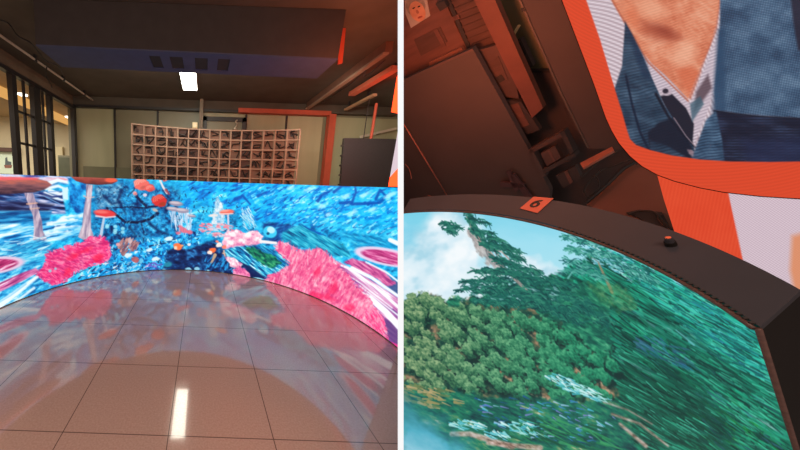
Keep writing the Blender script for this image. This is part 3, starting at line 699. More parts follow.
# ---- programme 3: a person in a denim jacket, cropped at mouth and chest, on a pale ground inside an orange border
def paint_portrait(inner):
    c = Canvas(500, -80, 830, 215, 2.5)
    c.fill((226, 76, 46))

    def lilac(X, Y):
        r = np.hypot(X - 560, Y - 190)
        w = .5 + .5 * np.sin(r * 1.55 + 3 * fbm(X, Y, 60, 60, 0, 3, 2))
        return ramp(w, [(0, (184, 162, 172)), (.5, (212, 194, 202)), (1, (230, 216, 224))])
    c.poly(inner, lilac, 1.2)
    x2 = [(p[0], p[1]) for p in inner]
    m = Canvas(500, -80, 830, 215, 2.5); m.poly(x2, (255, 255, 255), 1.2)
    keep = m.C[..., :1].copy(); under = c.C.copy()

    def denim(s, k=1.0):
        def f(X, Y):
            t = .55 * fbm(X, Y, 16, 9, 20, s) + .45 * (.5 + .5 * np.sin((Y + .18 * X + 2.5 * fbm(X, Y, 20, 20, 0, s + 2, 2)) * 2.1))
            return ramp(t, [(0, (28 * k, 40 * k, 58 * k)), (.5, (48 * k, 68 * k, 90 * k)), (1, (84 * k, 108 * k, 132 * k))])
        return f
    skin = lambda X, Y: ramp(np.clip(.5 * fbm(X, Y, 22, 16, 30, 5) + .3 * fbm(X, Y, 5, 3, 20, 6) + .2 * (.5 + .5 * np.sin((Y + .5 * X) * 2.2)), 0, 1), [(0, (196, 100, 72)), (.5, (226, 140, 108)), (1, (242, 178, 148))])
    # white shirt under the jacket
    c.poly([(644, 56), (650, 60), (690, 104), (720, 30), (719, 70), (708, 110), (692, 150), (676, 118), (656, 88)], lambda X, Y: ramp(.5 + .5 * np.sin((Y + .4 * X) * 2), [(0, (178, 160, 176)), (1, (226, 212, 220))]), 1)
    # face and neck
    c.poly([(606, -80), (612, 0), (624, 20), (632, 36), (644, 54), (652, 64), (664, 74), (676, 86), (688, 99), (694, 84), (702, 64), (710, 46), (716, 26), (720, 0), (722, -80)], skin, 1.4)
    c.poly([(640, 20), (652, 24), (668, 28), (682, 38), (672, 42), (656, 40), (644, 34)], (176, 84, 62), 9, .75)
    c.ell(664, 31, 12, 4.5, 22, (150, 66, 52), 7, .7)
    c.ell(684, 54, 12, 9, -30, (246, 186, 156), 10, .7); c.ell(650, 8, 16, 9, 20, (240, 170, 138), 10, .6); c.ell(632, 16, 6, 12, -20, (230, 128, 92), 7, .6)
    c.poly([(676, 70), (692, 66), (700, 72), (690, 98)], (214, 106, 74), 6, .7)
    c.line([(612, 0), (628, 28), (648, 62), (688, 101)], 2, 1.4, (190, 92, 62), 1.6, .8); c.line([(720, 0), (716, 30), (702, 66), (690, 98)], 1.6, 1.4, (196, 96, 66), 1.6, .7)
    # collar button, dark shirt front
    c.poly([(660, 96), (672, 94), (686, 108), (694, 124), (692, 152), (676, 128)], (38, 38, 52), 1.6)
    c.ell(667, 91, 5.2, 4.6, 0, (198, 180, 192), 1); c.ell(665.5, 91, 3, 2.6, 0, (52, 46, 60), 1)
    c.poly([(696, 92), (708, 74), (712, 88), (702, 102), (694, 112)], (92, 72, 82), 3, .85); c.poly([(690, 104), (700, 96), (704, 104), (692, 122)], (70, 100, 118), 2, .8)
    # near lapel and sleeve
    c.poly([(625, 22), (632, 34), (642, 54), (652, 78), (664, 104), (678, 126), (694, 146), (696, 168), (560, 168), (612, 96), (622, 66)], denim(11), 1.4)
    c.poly([(625, 22), (634, 38), (646, 62), (652, 82), (642, 76), (634, 52)], (34, 52, 78), 4, .7)
    c.line([(626, 76), (632, 104), (640, 132), (650, 152)], 2.2, 2.6, (24, 32, 52), 1.6, .85)
    c.poly([(648, 132), (660, 122), (672, 118), (684, 132), (692, 148), (690, 164), (650, 156)], (28, 32, 48), 2, .9)
    c.poly([(650, 140), (668, 146), (688, 158), (650, 162)], denim(17, 1.0), 2, .8)
    c.line([(656, 94), (668, 116), (682, 134), (698, 150)], 3, 1.4, (28, 30, 44), 1.4, .9)
    c.line([(674, 118), (686, 136), (700, 152)], 1.2, 1.0, (150, 130, 140), .8, .8)
    c.line([(700, 142), (708, 130), (714, 116)], 3.4, 1.6, (140, 140, 165), 1.2, .8)
    for (x, y) in ((691, 152), (706, 150), (700, 140), (696, 157)):
        c.ell(x, y, 3.2, 2.2, 20, (170, 140, 150), 1.4, .8, .8)
    # the far half of the jacket, in blue dots
    dots = lambda X, Y: ramp(np.clip(.45 * fbm(X, Y, 20, 14, 0, 21) + .30 * (.5 + .5 * np.sin((X * .98 + Y * .2) * 2.6)) + .30 * (.5 + .5 * np.sin((Y * .98 - X * .2) * 2.6)) - .1, 0, 1), [(0, (40, 56, 80)), (.5, (74, 100, 130)), (1, (136, 160, 182))])
    c.poly([(720, -80), (830, -80), (830, 120), (780, 117), (740, 114), (716, 110), (714, 92), (717, 60), (720, 20)], dots, 2)
    c.poly([(718, 30), (724, 28), (726, 112), (712, 112), (715, 70)], (48, 74, 104), 5, .8)
    c.poly([(790, -10), (830, -20), (830, 60), (798, 50), (793, 20)], (44, 40, 54), 3, .85)
    c.poly([(714, 110), (740, 114), (780, 117), (830, 119), (830, 180), (722, 176), (716, 140)], lambda X, Y: ramp(.5 * fbm(X, Y, 24, 6, 5, 25) + .5 * (.5 + .5 * np.sin(Y * 2.3)) * .7, [(0, (26, 28, 44)), (.5, (36, 40, 60)), (1, (66, 82, 116))]), 2)
    c.poly([(706, 120), (716, 110), (722, 140), (726, 172), (690, 170), (694, 152)], denim(27, 1.25), 2)
    c.line([(714, 111), (760, 116.5), (830, 120)], 1.4, 1.4, (26, 28, 42), 1.4, .9)
    c.poly([(742, 140), (830, 136), (830, 176), (750, 176)], (42, 50, 84), 12, .6)
    fine = 1 + .05 * np.sin((c.Y + .3 * c.X) * 2.2 + 2 * fbm(c.X, c.Y, 40, 40, 0, 31, 2))[..., None]
    body = np.clip(c.C * fine, 0, 1)
    orange = np.array([226, 76, 46]) / 255 * (1 + .03 * np.sin((np.hypot(c.X - 700, c.Y + 200)) * 1.9))[..., None]
    c.C = np.clip(body * keep + orange * (1 - keep), 0, 1)
    return c


def paint_lower():
    c = Canvas(640, 165, 830, 330, 2.5)
    c.fill(lambda X, Y: ramp(np.clip(.5 + .3 * np.sin((X + .2 * Y) * 1.7) + .3 * (fbm(X, Y, 20, 20, 0, 3) - .5), 0, 1), [(0, (224, 66, 38)), (1, (238, 88, 54))]))
    c.poly([(719, 150), (830, 150), (830, 330), (758, 330)], lambda X, Y: ramp(.5 + .5 * np.sin((Y + .9 * X) * 1.9), [(0, (190, 160, 176)), (.5, (218, 196, 208)), (1, (240, 224, 232))]), 1.2)
    c.poly([(792, 236), (830, 225), (830, 330), (796, 300), (790, 270)], (232, 140, 90), 6, .8)
    return c

# ------------------------------------------------------------------ materials
def floor_material():
    m = bpy.data.materials.new('polished_tile'); m.use_nodes = True
    nt = m.node_tree; N = nt.nodes; L = nt.links; b = N['Principled BSDF']
    tc = N.new('ShaderNodeTexCoord')
    mp = N.new('ShaderNodeMapping'); mp.inputs['Location'].default_value = (0.152, -0.155, 0)
    L.new(tc.outputs['Object'], mp.inputs['Vector'])
    br = N.new('ShaderNodeTexBrick'); br.offset = 0; br.squash = 1
    br.inputs['Scale'].default_value = 1.0; br.inputs['Brick Width'].default_value = 0.608; br.inputs['Row Height'].default_value = 0.596
    br.inputs['Mortar Size'].default_value = 0.0032; br.inputs['Mortar Smooth'].default_value = 0.3
    L.new(mp.outputs['Vector'], br.inputs['Vector'])
    n = N.new('ShaderNodeTexNoise'); n.inputs['Scale'].default_value = 90; n.inputs['Detail'].default_value = 3
    L.new(tc.outputs['Object'], n.inputs['Vector'])
    rp = N.new('ShaderNodeValToRGB')
    rp.color_ramp.elements[0].position = .25; rp.color_ramp.elements[1].position = .75
    rp.color_ramp.elements[0].color = (.56, .37, .30, 1); rp.color_ramp.elements[1].color = (.68, .48, .40, 1)
    L.new(n.outputs['Fac'], rp.inputs['Fac'])
    mx = N.new('ShaderNodeMix'); mx.data_type = 'RGBA'
    L.new(br.outputs['Fac'], mx.inputs['Factor']); L.new(rp.outputs['Color'], mx.inputs['A']); mx.inputs['B'].default_value = (.17, .11, .09, 1)
    L.new(mx.outputs['Result'], b.inputs['Base Color'])
    b.inputs['Roughness'].default_value = 0.10; b.inputs['IOR'].default_value = 1.55
    b.inputs['Coat Weight'].default_value = 0.7; b.inputs['Coat Roughness'].default_value = 0.02; b.inputs['Coat IOR'].default_value = 1.6
    return m


BLACK = mat('matte_black', (46, 43, 44), .75, var=.1)
BLACKG = mat('black_powder_coat', (52, 46, 48), .5, var=.15, scale=30)
CEIL = mat('dark_ceiling_paint', (80, 72, 62), .9, var=.15, scale=3)
BOXM = mat('black_fabric', (58, 53, 52), .9, var=.1)
UNDER = mat('blue_lit_underside', (60, 68, 98), .6, var=.1)  # blue light from the screen below put into the colour
STEEL = mat('black_steel', (40, 37, 38), .45, var=.1)
OLIVE = mat('olive_glass_panel', (166, 164, 132), .35, var=.1, scale=1.2, streak=(3, 3, .6))
OLIVED = mat('dark_olive_panel', (128, 124, 100), .4, var=.12, scale=1.2)
BEIGE = mat('beige_plaster', (206, 194, 164), .8, var=.06, scale=2)
OFFCEIL = mat('office_ceiling', (182, 158, 122), .8, var=.05)
OFFFLOOR = mat('office_floor', (120, 100, 80), .7, var=.1)
WHITE = mat('white_paint', (240, 240, 238), .6, var=.02)
REDW = mat('orange_lit_steel', (180, 78, 54), .55, var=.12, scale=6)  # orange display light on beam, column and box edge put into the colour
BROWNW = mat('brown_wall', (108, 90, 72), .8, var=.14, scale=3)
PLAIN = mat('pale_metal', (206, 192, 174), .4, .3, var=.08, scale=20)
LATT = mat('tan_frame', (176, 148, 128), .6, var=.16, scale=5)
CELL = mat('tan_board', (132, 106, 92), .75, var=.3, scale=5)
WIRE = mat('black_cable', (34, 30, 30), .5, var=.05)
LED_TOP = mat('cabinet_top_black', (46, 46, 54), .6, var=.14, scale=5)
LED_END = mat('cabinet_side_black', (28, 26, 26), .85, var=.12, scale=5, spec=.15)
RIMM = mat('rim_brown', (80, 58, 54), .5, var=.3, scale=60)
CRATE = mat('dull_red_crate', (82, 60, 56), .65, var=.2, scale=4)
CRATED = mat('dark_red_crate', (60, 50, 50), .7, var=.2, scale=4)
DARKB = mat('charcoal_panel', (76, 66, 66), .75, var=.08, scale=2)
WOODR = mat('reddish_board', (104, 70, 62), .6, var=.2, scale=3, streak=(1, 1, 5))
WOODD = mat('dark_reddish_board', (82, 58, 52), .65, var=.22, scale=3, streak=(1, 1, 6))
FLOORR = mat('brown_floor', (90, 66, 60), .6, var=.14, scale=4)
TAGM = mat('orange_card', (186, 92, 72), .6, var=.04)
INK = mat('black_ink', (30, 24, 26), .6, var=.05)
GREYP = mat('grey_print', (168, 158, 150), .6, var=.08)
SKIN = mat('printed_skin', (196, 140, 112), .6, var=.15, scale=14)
HAIR = mat('printed_grey_hair', (140, 128, 118), .7, var=.25, scale=30)
CHROME = mat('bright_screw_head', (176, 104, 84), .3, .6, var=.05)
SCRB_REEF = screen_mat('led_screen_reef', 1.12)
SCRB_FOREST = screen_mat('led_screen_forest', 1.0)
SCRB_PORT = screen_mat('led_screen_portrait', .9)

# ------------------------------------------------------------------ the setting, left of the partition
_pn = np.cross(ray(399.2, 0), ray(399.2, 440))


def cut_x(Y, z):
    """where the showroom ends against the leaning partition"""
    return -(_pn[1] * Y + _pn[2] * (z - CAM_H)) / _pn[0]


CZ, BY, WX = 3.2, 6.3, -2.9


def structure(name, mb, m, parent=None, base=(0, 0, 0), frame=M_LEFT, **k):
    o = mb.build(name, m, parent, base, frame, **k)
    o['kind'] = 'structure'
    return o


t = MB(); Y0 = -1.0
t.prism([(-3.2, Y0, 0), (cut_x(1.05, 0) - .02, Y0, 0), (cut_x(1.05, 0), 1.05, 0), (cut_x(BY + .2, 0), BY + .2, 0), (-3.2, BY + .2, 0)], (0, 0, -.06))
floor = structure('floor', t, floor_material())
t = MB().prism([(-7, 7.6, CZ), (-7, .8, CZ), (cut_x(.8, CZ), .8, CZ), (cut_x(7.6, CZ), 7.6, CZ)], (0, 0, .08))
structure('ceiling', t, CEIL)
# wall above the steel and glass partition, left
t = MB().box((WX - .1, 1.2, 2.97), (WX, BY, CZ))
structure('wall_left', t, BROWNW)
t = MB().prism([(WX - .2, BY + .06, 0), (cut_x(BY + .06, 0), BY + .06, 0), (cut_x(BY + .06, CZ), BY + .06, CZ), (WX - .2, BY + .06, CZ)], (0, .1, 0))
structure('wall_back', t, OLIVED)
# panes of back-painted glass set in the far wall
xs = [float(at_y(px, 140, BY)[0]) for px in (76, 115, 157.5, 199.5, 245, 285, 322)]
for i in range(len(xs) - 1):
    a, b = xs[i] + .02, xs[i + 1] - .02
    p = structure('window_%d' % (i + 1), MB().box((a, BY + .02, 1.0), (b, BY + .06, 2.98)), OLIVE if i != 1 and i != 2 else OLIVED)
    fr = MB()
    fr.box((xs[i] - .018, BY - .02, 0), (xs[i] + .018, BY + .06, 2.99))
    structure('frame', fr, STEEL, p)
    structure('frame', MB().box((a, BY, .98), (b, BY + .05, 1.02)), STEEL, p)
p = structure('window_8', MB().prism([(2.84, BY + .02, 1.0), (cut_x(BY, 1.0), BY + .02, 1.0), (cut_x(BY, 2.98), BY + .02, 2.98), (2.84, BY + .02, 2.98)], (0, .04, 0)), OLIVE)
# dark lower band behind the glass at the left end
structure('trim_1', MB().box((-2.76, BY - .012, 1.0), (-1.64, BY + .015, 1.72)), mat('smoked_glass', (112, 112, 88), .3, var=.06))
structure('trim_2', MB().box((-2.9, BY - .1, 3.03), (cut_x(BY, CZ) - .1, BY + .04, CZ)), CEIL)
structure('trim_8', MB().box((-2.9, BY - .11, 2.98), (1.0, BY + .04, 3.03)), STEEL)
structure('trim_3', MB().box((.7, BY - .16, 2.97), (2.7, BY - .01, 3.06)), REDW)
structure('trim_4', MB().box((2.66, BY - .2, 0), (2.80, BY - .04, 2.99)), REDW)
structure('trim_5', MB().box((-.14, BY - .22, 0), (-.06, BY - .06, CZ)), mat('pole_paint', (120, 104, 84), .5, var=.1))

# the added partition that divides the two showrooms, end-on to the camera
def col_pt(x, depth, z):
    # the point of image column x at this depth and height
    lo = -4000; hi = 4000
    k = (x - PPX) / F_PX
    y = PPY - ((z - CAM_H) / depth - k * AX[2] - AF[2]) / AU[2] * F_PX
    return at_d(x, y, depth)


w = AX * .0107
D0, D1 = 1.0, 7.4
q = [col_pt(400.7, D0, 0.0), col_pt(400.7, D1, 0.0), col_pt(400.7, D1, CZ), col_pt(400.7, D0, CZ)]
structure('wall_middle_added', MB().prism([p - w for p in q], 2 * w), WHITE)
capm = glow('white_edge_glow', (250, 250, 250), 1.0)  # glow added to the wall's end cap to keep it white, no lamp
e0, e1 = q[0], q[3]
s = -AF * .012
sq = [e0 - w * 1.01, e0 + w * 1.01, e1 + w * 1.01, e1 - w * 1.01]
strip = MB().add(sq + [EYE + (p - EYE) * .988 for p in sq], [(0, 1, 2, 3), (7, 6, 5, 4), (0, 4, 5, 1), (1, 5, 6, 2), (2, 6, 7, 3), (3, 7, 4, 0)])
structure('trim_6_added_glow', strip, capm)

# ------------------------------------------------------------------ office beyond the left partition
structure('wall_far', MB().box((-7, 7.5, 0), (WX - .1, 7.6, CZ)), BEIGE)
structure('wall_office', MB().box((-7.1, .8, 0), (-7.0, 7.6, CZ)), BEIGE)
structure('floor_office', MB().box((-7, .8, -.06), (-3.2, 7.6, 0)), OFFFLOOR)
structure('ceiling_office', MB().box((-7, .8, 2.98), (WX - .1, 7.5, 3.1)), OFFCEIL)

# steel and glass partition: heavy posts, thin bars
gp = thing('glass_partition', 'black steel framed glass partition with thin bars, in front of the lit beige office', 'partition', (WX, 4.6, 0))
def py_on_x(px, py):
    r = ray(px, py); tt = WX / r[0]
    return (EYE + r * tt)
def post(px, wd):
    P = py_on_x(px, 140); MB().box((WX - .05, P[1] - wd / 2, 0), (WX + .03, P[1] + wd / 2, 2.97)).build('post', STEEL, gp)
    return P[1]
ys = [post(16.5, .10), post(38.2, .19), post(51.8, .10), post(74, .05)]
post(-14, .1)
for px in (27, 45):
    P = py_on_x(px, 140); MB().box((WX - .02, P[1] - .02, 0), (WX + .01, P[1] + .02, 2.97)).build('mullion', STEEL, gp)
for z in (2.24, 1.86):
    pass
for (px, pyy) in ((20, 112), (20, 143)):
    z = py_on_x(px, pyy)[2]
    MB().box((WX - .02, ys[0], z - .018), (WX + .01, ys[2], z + .018)).build('crossbar', STEEL, gp)
MB().box((WX - .06, 1.4, 2.93), (WX + .04, ys[3], 2.99)).build('top_rail', STEEL, gp)
P = py_on_x(6, 146)
# things in the office, seen through the glass
t = thing('shelf', 'dark narrow shelf bar on the office wall above the ship picture', 'shelf', (-5.6, 7.4, 2.1))
a, b = at_y(-12, 147, 7.3), at_y(16, 146.5, 7.3)
MB().box((a[0], 7.28, a[2] - .1), (b[0], 7.5, a[2])).build('board', WOODD, t)
for xx in (a[0] + .15, b[0] - .15):
    MB().box((xx - .02, 7.3, a[2] - .104), (xx + .02, 7.5, a[2] - .1)).build('bracket', STEEL, t)
t = thing('picture', 'pale mint picture of a dark ship on the office wall, far left', 'picture', (-5.4, 7.4, 1.4))
a, b = at_y(-8, 151, 7.42), at_y(15.5, 174, 7.42)
MB().box((a[0], 7.42, b[2]), (b[0], 7.5, a[2])).build('board', mat('mint_paper', (214, 232, 214), .6, var=.04), t)
def wall_rect(x0, y0, x1, y1, nm, m, par, Y=7.41):
    p, q = at_y(x0, y0, Y), at_y(x1, y1, Y)
    return MB().box((p[0], Y, q[2]), (q[0], Y + .012, p[2])).build(nm, m, par)
sh = mat('slate_print', (84, 100, 104), .6)
hull = [at_y(4, 165, 7.41), at_y(12, 165, 7.41), at_y(11, 168, 7.41), at_y(5, 168, 7.41)]
MB().prism(hull, (0, .01, 0)).build('ship_hull', mat('rust_print', (140, 96, 84), .6), t)
MB().prism([at_y(5, 165, 7.41), at_y(5.2, 158, 7.41), at_y(7, 157, 7.41), at_y(7.4, 161, 7.41), at_y(11, 162, 7.41), at_y(11, 165, 7.41)], (0, .01, 0)).build('ship_deck', sh, t)
MB().prism([at_y(13, 171, 7.41), at_y(13.2, 162, 7.41), at_y(15, 162, 7.41), at_y(15, 171, 7.41)], (0, .01, 0)).build('lighthouse', mat('teal_print', (112, 150, 138), .6), t)
# lamp of the office, and a light reflection built as a second glowing disc
LAMP = glow('warm_lamp_and_reflection', (255, 244, 222), 3.0)
for (px, py, ww, lab) in ((21.5, 94.5, .10, 'round white downlight in the office ceiling, behind the nearest steel bars'), (70, 117.3, .12, 'small bright light reflection in the office, right of the steel posts')):
    P = at_z(px, py, 2.97)
    if P[1] > 7.2:
        P = at_y(px, py, 7.2)
    t = thing('downlight', lab, 'ceiling light', P, group=None)
    MB().tube([P + [0, 0, .005], P + [0, 0, .03]], ww * 1.15, 20).build('trim_ring', WHITE, t)  # the second ring belongs to the built light reflection
    MB().tube([P + [0, 0, -.012], P + [0, 0, .006]], ww, 20).build('diffuser', LAMP, t)  # the second disc stands for a light reflection, no lamp
# warm cove band along the office ceiling
a = at_z(43, 114, 2.8); b2 = at_z(71, 125.5, 2.8)
t = thing('cove_light', 'warm orange cove light running along the office ceiling behind the steel posts', 'cove light', (a[0], a[1], 2.8))
d_ = np.array([0, min(b2[1], 7.45), 2.8]) - np.array([0, a[1], 2.8])
MB().box((a[0] - .35, 2.2, 2.83), (a[0] - .05, 7.45, 2.96)).build('ledge', OFFCEIL, t)
MB().box((a[0] - .05, 2.2, 2.80), (a[0], 7.45, 2.97)).build('light_strip', glow('amber_strip', (236, 176, 100), .85), t)
# a pale door leaf and a dark cabinet by the far office wall
t = thing('filing_cabinet', 'dark olive cabinet beside the pale door, behind the curved screen at left', 'cabinet', (-3.6, 7.2, 0))
a, b = at_y(62, 156, 7.1), at_y(70, 175, 7.1)
MB().box((a[0], 6.9, 0), (WX - .12, 7.4, a[2])).build('body', OLIVED, t)
MB().box((a[0] + .02, 6.88, .1), (WX - .14, 6.9, a[2] - .05)).build('door', mat('dark_green_door', (84, 88, 66), .5), t)
structure('door_1', MB().box((at_y(54, 130, 7.4)[0], 7.42, 0), (at_y(61, 130, 7.4)[0], 7.5, 2.25)), mat('pale_door', (226, 212, 172), .5, var=.04))

# ------------------------------------------------------------------ ceiling gear, left showroom
# box hung from the ceiling
t = thing('ceiling_box', 'large black box hung from the ceiling with four slot vents underneath', 'ceiling box', (-.2, 3.25, 2.77))
MB().prism([(-1.76, 3.0, 2.78), (1.33, 3.0, 2.75), (1.36, 3.0, CZ - .004), (-1.76, 3.0, CZ - .004)], (0, .52, 0)).build('housing', BOXM, t)
up = MB()
vx = [(-.63, -.51), (-.41, -.27), (-.14, .0), (.11, .24)]
ed = [-1.76] + [v for p in vx for v in p] + [1.33]
def zu(x): return 2.78 + (x + 1.76) * (-.03 / 3.09)
for i in range(0, len(ed) - 1):
    a, b = ed[i], ed[i + 1]
    if i % 2 == 0:
        up.prism([(a, 3.0, zu(a) - .012), (b, 3.0, zu(b) - .012), (b, 3.52, zu(b) - .012), (a, 3.52, zu(a) - .012)], (0, 0, .012))
    else:
        up.prism([(a, 3.0, zu(a) - .012), (b, 3.0, zu(b) - .012), (b, 3.11, zu(b) - .012), (a, 3.11, zu(a) - .012)], (0, 0, .012))
        up.prism([(a, 3.41, zu(a) - .012), (b, 3.41, zu(b) - .012), (b, 3.52, zu(b) - .012), (a, 3.52, zu(a) - .012)], (0, 0, .012))
up.build('underside', UNDER, t)
for a, b in vx:
    MB().box((a, 3.11, zu(a) - .006), (b, 3.41, zu(a) - .0005)).build('vent', mat('vent_dark', (40, 38, 34), .8), t)
MB().prism([at_y(338, 64, 3.3), at_y(342.5, 63, 3.3), at_y(346, 28, 3.3), at_y(341, 28, 3.3)], (0, .02, 0)).build('side_glow_strip', REDW, t)  # added strip standing for the orange glow at the box edge
# light panel
t = thing('light_panel', 'bright white rectangular light panel on the dark ceiling, below the vented black box', 'ceiling light', (-.38, 4.85, CZ))
MB().box((-.445, 4.22, CZ - .045), (-.175, 5.42, CZ - .002)).build('frame', WHITE, t)
MB().box((-.435, 4.235, CZ - .052), (-.185, 5.405, CZ - .046)).build('diffuser', glow('panel_light', (255, 250, 232), 11.0), t)
# pipe, cable and hooks on the left
t = thing('conduit', 'thin pale conduit slanting along the dark ceiling at far left', 'pipe', (-2.6, 4, CZ - .06))
pa, pb = at_z(-6, 31, 3.13), at_z(99, 104.5, 3.13)
MB().tube([pa, pb], .016, 8).build('tube', PLAIN, t)
for k in (.25, .5, .76):
    c0 = pa + (pb - pa) * k
    MB().box((c0[0] - .02, c0[1] - .02, c0[2] - .025), (c0[0] + .02, c0[1] + .02, CZ - .002)).build('clip', STEEL, t)
def hang(pts, nm, lab, r=.009, z=None, m=WIRE, cat='cable'):
    o = MB().tube(pts, r, 6).build(nm, m, None, pts[0], smooth=True)
    return tag(o, lab, cat)
def curve(pts, n=5):
    """smooth run through the points"""
    pts = [np.asarray(p, float) for p in pts]; out = []
    for i in range(len(pts) - 1):
        p0, p1, p2, p3 = pts[max(i - 1, 0)], pts[i], pts[i + 1], pts[min(i + 2, len(pts) - 1)]
        for k in range(n):
            u = k / n
            out.append(.5 * (2 * p1 + (p2 - p0) * u + (2 * p0 - 5 * p1 + 4 * p2 - p3) * u * u + (3 * p1 - p0 - 3 * p2 + p3) * u ** 3))
    return out + [pts[-1]]
hang(curve([at_z(x, y, z) for x, y, z in ((0, 20, 3.16), (9, 24, 3.14), (18, 36, 3.12), (32, 44, 3.1), (45, 60, 3.1), (58, 66, 3.1), (64, 76, 3.12))]), 'hanging_cable', 'loose black cable looping above the pale conduit at far left')
hang(curve([at_z(x, y, z) for x, y, z in ((47, 66, 3.12), (46, 76, 3.02), (50, 82, 2.98), (52, 88, 2.95))]), 'hanging_cable', 'short black cable dangling under the pale conduit')

# small camera box on the pole
t = thing('wall_box', 'small cream box on the pole below the bright light panel', 'wall box', (-.2, 6.0, 2.6))
a, b = at_y(192.5, 122.5, 5.98), at_y(197.5, 127, 5.98)
MB().box((a[0], 5.94, b[2] - .03), (b[0], 6.06, a[2])).build('case', mat('cream_plastic', (244, 228, 180), .5, var=.03), t, bevel=.006)
MB().box((a[0] + .02, 5.93, b[2] - .01), (b[0] - .02, 5.94, a[2] - .02)).build('cover', mat('cream_cover', (250, 240, 205), .4, var=.02), t)
# framed dark screen hung behind the lattice
t = thing('wall_monitor', 'dark framed board hung behind the top of the tan lattice', 'board', (.5, 6.1, 2.7))
a, b = at_y(203.5, 116.5, 6.2), at_y(245, 136, 6.2)
MB().box((a[0], 6.2, b[2]), (b[0], 6.24, a[2])).build('panel', OLIVED, t)
for (x0, x1, z0, z1) in ((a[0], b[0], a[2] - .09, a[2]), (a[0], a[0] + .08, b[2], a[2]), (b[0] - .08, b[0], b[2], a[2])):
    MB().box((x0, 6.16, z0), (x1, 6.2, z1)).build('frame', STEEL, t)
t = thing('lamp_bracket', 'small pale bracket standing on the frame of the dark board', 'bracket', at_y(236, 124, 6.1))
hk = curve([at_y(x, y, 6.12) for x, y in ((235, 128), (237, 124), (235.5, 121.5), (237.5, 120))])
MB().tube(hk, .014, 6).build('arm', PLAIN, t); MB().tube([hk[0] - [0, 0, .03], hk[0]], .03, 10).build('foot', PLAIN, t)

# ------------------------------------------------------------------ curved reef screen
AC, AR, AH = np.array([-.207, 2.261]), 2.045, 1.462
a_end = None
for k in np.linspace(-40, 40, 1601):
    an = math.radians(k); P = (AC[0] + AR * math.cos(an), AC[1] + AR * math.sin(an), .7)
    if P[0] < cut_x(P[1], .0 + .0) - .012 and P[0] < cut_x(P[1], AH) - .012:
        a_end = an; break
a_start = math.radians(186)
sc = thing('curved_led_screen', 'wide curved LED screen showing a blue coral reef, standing on the tiled floor', 'LED screen', (AC[0], AC[1] + AR, 0))
# the screen is cut on the slant of the partition at its right end
NA, NZ = 900, 210
an = np.linspace(a_start, a_end, NA)
zz_ = np.linspace(AH, .012, NZ)
G = np.zeros((NZ, NA, 3))
def end_angle(z):
    lo, hi = a_end - .5, a_end + .3
    best = a_end
    for k in np.linspace(hi, lo, 400):
        if AC[0] + AR * math.cos(k) > cut_x(AC[1] + AR * math.sin(k), z) - .006:
            break
        best = k
    return best
ends = np.array([end_angle(z) for z in np.linspace(AH, .012, 12)])
e_of = np.interp(zz_, np.linspace(.012, AH, 12), ends[::-1])
for i, z in enumerate(zz_):
    aa = a_start + (e_of[i] - a_start) * np.linspace(0, 1, NA)
    G[i, :, 0] = AC[0] + AR * np.cos(aa); G[i, :, 1] = AC[1] + AR * np.sin(aa); G[i, :, 2] = z
reef = paint_reef()
grid_screen('picture_panel', G, reef, project, SCRB_REEF, sc)
MOD = 14
for k in range(MOD):
    cb = MB(); n = 8
    v = []
    for i in range(n + 1):
        u = (k + i / n) / MOD
        for z, lo in ((0.0, 0), (AH, 1)):
            ea = ends[-1] if lo == 0 else ends[0]
            aa = a_start + (ea - a_start) * u
            for rr in (AR + .006, AR + .085):
                if u > .97:
                    rr = min(rr, AR + .03)
                v.append((AC[0] + rr * math.cos(aa), AC[1] + rr * math.sin(aa), z))
    f = []
    for i in range(n):
        o, p = i * 4, i * 4 + 4
        f += [(o, o + 1, p + 1, p), (o + 2, p + 2, p + 3, o + 3), (o, p, p + 2, o + 2), (o + 1, o + 3, p + 3, p + 1)]
    f += [(0, 2, 3, 1), (n * 4, n * 4 + 1, n * 4 + 3, n * 4 + 2)]
    cb.add(v, f).build('cabinet', BLACKG, sc)

# ------------------------------------------------------------------ tan lattice: the open back of another curved display
LY = 5.25
lat = thing('lattice_display', 'curved tan lattice of open square cells full of cables, standing behind the reef screen', 'display frame', (.2, LY + .2, 0))
xl, xr = at_y(132, 124, LY)[0], at_y(300, 128, LY)[0]
ztop = at_y(132, 124, LY)[2] - .0
NCOL, NROW = 15, 6
cw = (xr - xl) / NCOL
def bow(x):
    u = (x - xl) / (xr - xl) * 2 - 1
    return LY + .32 * (1 - u * u)
ch = .183
for r in range(NROW + 1):
    z = ztop - r * ch
    m_ = MB()
    pts = [np.array((xl + (xr - xl) * i / 26, bow(xl + (xr - xl) * i / 26), z)) for i in range(27)]
    for i in range(26):
        m_.bar(pts[i], pts[i + 1], .05, .022)
    m_.build('rail', LATT, lat)
for cidx in range(NCOL + 1):
    x = xl + cidx * cw
    MB().box((x - .013, bow(x) - .03, 0 if cidx % 4 == 0 or cidx == NCOL else ztop - NROW * ch), (x + .013, bow(x) + .03, ztop + .013)).build('upright', LATT, lat)
rng = random.Random(4)
